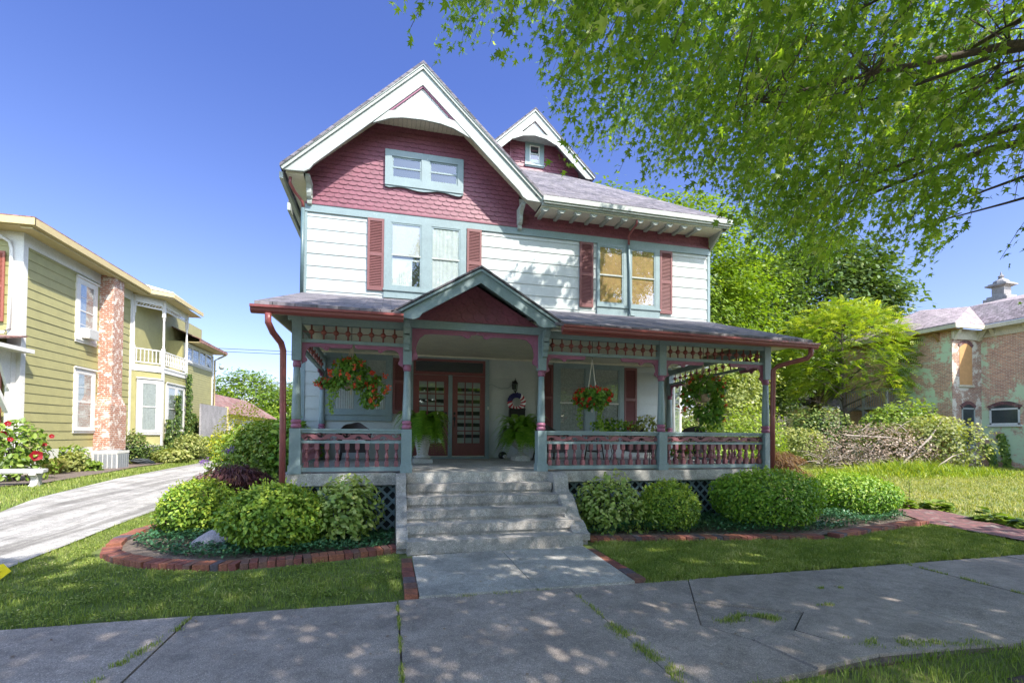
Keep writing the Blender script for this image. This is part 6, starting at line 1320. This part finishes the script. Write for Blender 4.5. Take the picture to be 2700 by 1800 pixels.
x,y,z=P.T; zmin=2.3+.055*((x-9)**2+(y+9)**2)**.5*0+np.where((y<-6.5),1.1,0)+1.2*np.clip((7-x)/6,0,1); P=P[z>zmin]
P=P[ok(P)]; P2=P+np.array([0,0,-.75]); P=P[ok(P2)]
x,y,z=P.T; u,v,w=view(P); vis=(w>.3)&(u>1000)&(u<2850)&(v>-420)&(v<1300)
nz=np.sin(x*1.9+1.1*np.sin(z*1.7))+np.sin(y*2.1+np.sin(x*1.3)*1.2)+np.sin(z*2.6+y)
gap=np.where((u>2250)&(v>250)&(v<760),1.0,.25); P=P[(nz>np.where(vis,-.9+gap,-.8))]
x,y,z=P.T; u,v,w=view(P); vis=(w>.3)&(u>-200)&(u<3300)&(v>-900)&(v<1900)
A=P[vis][:3500]; B=P[~vis][:3500]
D_=[]
for (tx,tz,n_,sx,sz) in ((7.15,4.75,16,.28,.35),(7.0,4.2,22,.45,.25),(6.2,4.15,12,.25,.22),(5.65,4.2,8,.2,.18),(7.6,4.6,8,.3,.4)):
    for _ in range(n_): yy=rng.uniform(-5.6,-3.6); D_.append([tx+rng.normal(0,sx)-SUNH[0]*(-yy/SUNH[1]),yy,tz+.4+rng.normal(0,sz)+(-yy)/SUNH[1]])
B=np.concatenate([B,np.array(D_)])
print('maple sprays',len(A),len(B),vis.sum())
def sprays(Q,nl,L,size,T,tw=True):
    n=len(Q); out=unit(Q-np.array([TX,TY,Q[:,2].mean()])*np.array([1,1,1])); out[:,2]=0; out=unit(out+rng.normal(0,.45,(n,3))*np.array([1,1,.2]))
    u_=np.linspace(.0,1,nl); Ls=L*rng.uniform(.6,1.3,n)
    r_=(u_[None]*.55)*Ls[:,None]; zz=-(u_[None]**1.5)*Ls[:,None]*.85
    pts=Q[:,None,:]+out[:,None,:]*r_[...,None]; pts[...,2]+=zz
    pos=(pts+rng.normal(0,.035,pts.shape)).reshape(-1,3)+rng.normal(0,.03,(n*nl,3))
    al=np.repeat(out,nl,0)*.5+np.array([0,0,-.75])+rng.normal(0,.42,(n*nl,3)); nr=rng.normal(0,.8,(n*nl,3))+np.array([0,-.25,.55])
    var=np.clip(np.repeat(rng.normal(.42,.14,n),nl)+rng.normal(0,.18,n*nl),0,1)
    return leaves(pos,al,nr,rng.uniform(.55,1.35,n*nl)*size,T,var),pts
(V1,F1,v1),pt=sprays(A,25,.80,.078,T_MAPLE); near=[]
NQ=np.array([C0+d_*(FW+a_*RT+b_*UP) for d_,a_,b_ in ((2.9,.40,.86),(3.1,.46,.90),(3.0,.35,.80),(3.3,.50,.82),(2.8,.43,.97),(3.2,.30,.92))])
(V2,F2,v2),pn=sprays(NQ,14,.50,.085,T_MAPLE)
(V3,F3,v3),pb=sprays(B,18,1.0,.19,T_RHOMB)
for nm,(V_,F_,va_) in (('crown',join([(V1,F1,v1),(V2,F2,v2),(V3,F3,v3)])),):
    npmesh(nm,V_-base,F_,mt['maple'],tm,va_)
# limbs reach towards groups of sprays; every spray hangs on a thin twig
allp=np.concatenate([A,B]); idx=rng.permutation(len(allp))
tips=[]
for i in idx:
    p=allp[i]
    if all(np.linalg.norm(p-q)>1.9 for q in tips): tips.append(p)
    if len(tips)>=95: break
s=M(); nodes=[]
for p in tips:
    a=np.array([TX,TY,0.]); dd=np.linalg.norm((p-a)[:2]); z0=np.clip(p[2]-.30*dd-.2,2.4,7.5); st=np.array([TX,TY,z0]); 
    pts=[]
    for k in range(8):
        t=k/7; q=st*(1-t)+p*t; q[2]=z0+(p[2]-z0)*t+.16*dd*math.sin(t*math.pi)*(1-.3*t); q[:2]+=np.array([math.sin(k*1.7+p[0]),math.cos(k*2.1+p[1])])*.10*math.sin(t*math.pi); pts.append(q)
    q=np.array(pts)
    if not ok(q[2:],0).all(): 
        gd_=ok(q,0); 
        if not gd_[-1] : continue
        u_,v_,w_=view(q)
        if ((w_>.3)&(u_<2000)&(u_>0)&~inpoly(ENV,u_,v_)).any(): continue
    u_,v_,w_=view(q)
    if ((w_>.3)&(u_<1950)&(v_>-50)&(u_>0)).any(): continue
    r0=.035+.010*dd; s.tube([tuple(c-base) for c in q],[max(.008,r0*(1-.93*k/7)) for k in range(8)],6,False); nodes+=[c for c in q[2:]]
s.build('limbs',mt['bark'],tm,True)
nodes=np.array(nodes); s=M()
for k in range(0,len(A),1):
    p=A[k]; d_=np.linalg.norm(nodes-p,axis=1); j=d_.argmin()
    if d_[j]<1.6: 
        if k%3==0 and d_[j]<1.1: w1=rng.normal(0,.09,3); s.tube([tuple(nodes[j]-base),tuple(nodes[j]*.7+p*.3+w1+np.array([0,0,.1])-base),tuple(nodes[j]*.35+p*.65-w1*.6+np.array([0,0,.12])-base),tuple(p-base)],[.009,.007,.005,.003],3,False)
    if k%2==0: s.tube([tuple(c-base) for c in pt[k][::6]],.003,3,False)
for q in pn: s.tube([tuple(c-base) for c in q[::3]],.003,3,False)
s.build('twigs',mt['bark'],tm)
# trees across the street, behind the photographer (seen only in the window glass)
nn=22000; x=rng.uniform(-35,45,nn); y=-42+rng.normal(0,2.5,nn); z=-1+rng.random(nn)**.7*(10+2.5*np.sin(x*.3)+2*np.sin(x*.11+2))
V,F,va=foliage(np.stack([x,y,z],-1),np.tile([0,.5,.6],(nn,1)),1.4,T_RHOMB); tag(npmesh('street_woods',V,F,mt['mid'],None,va),kind='stuff')
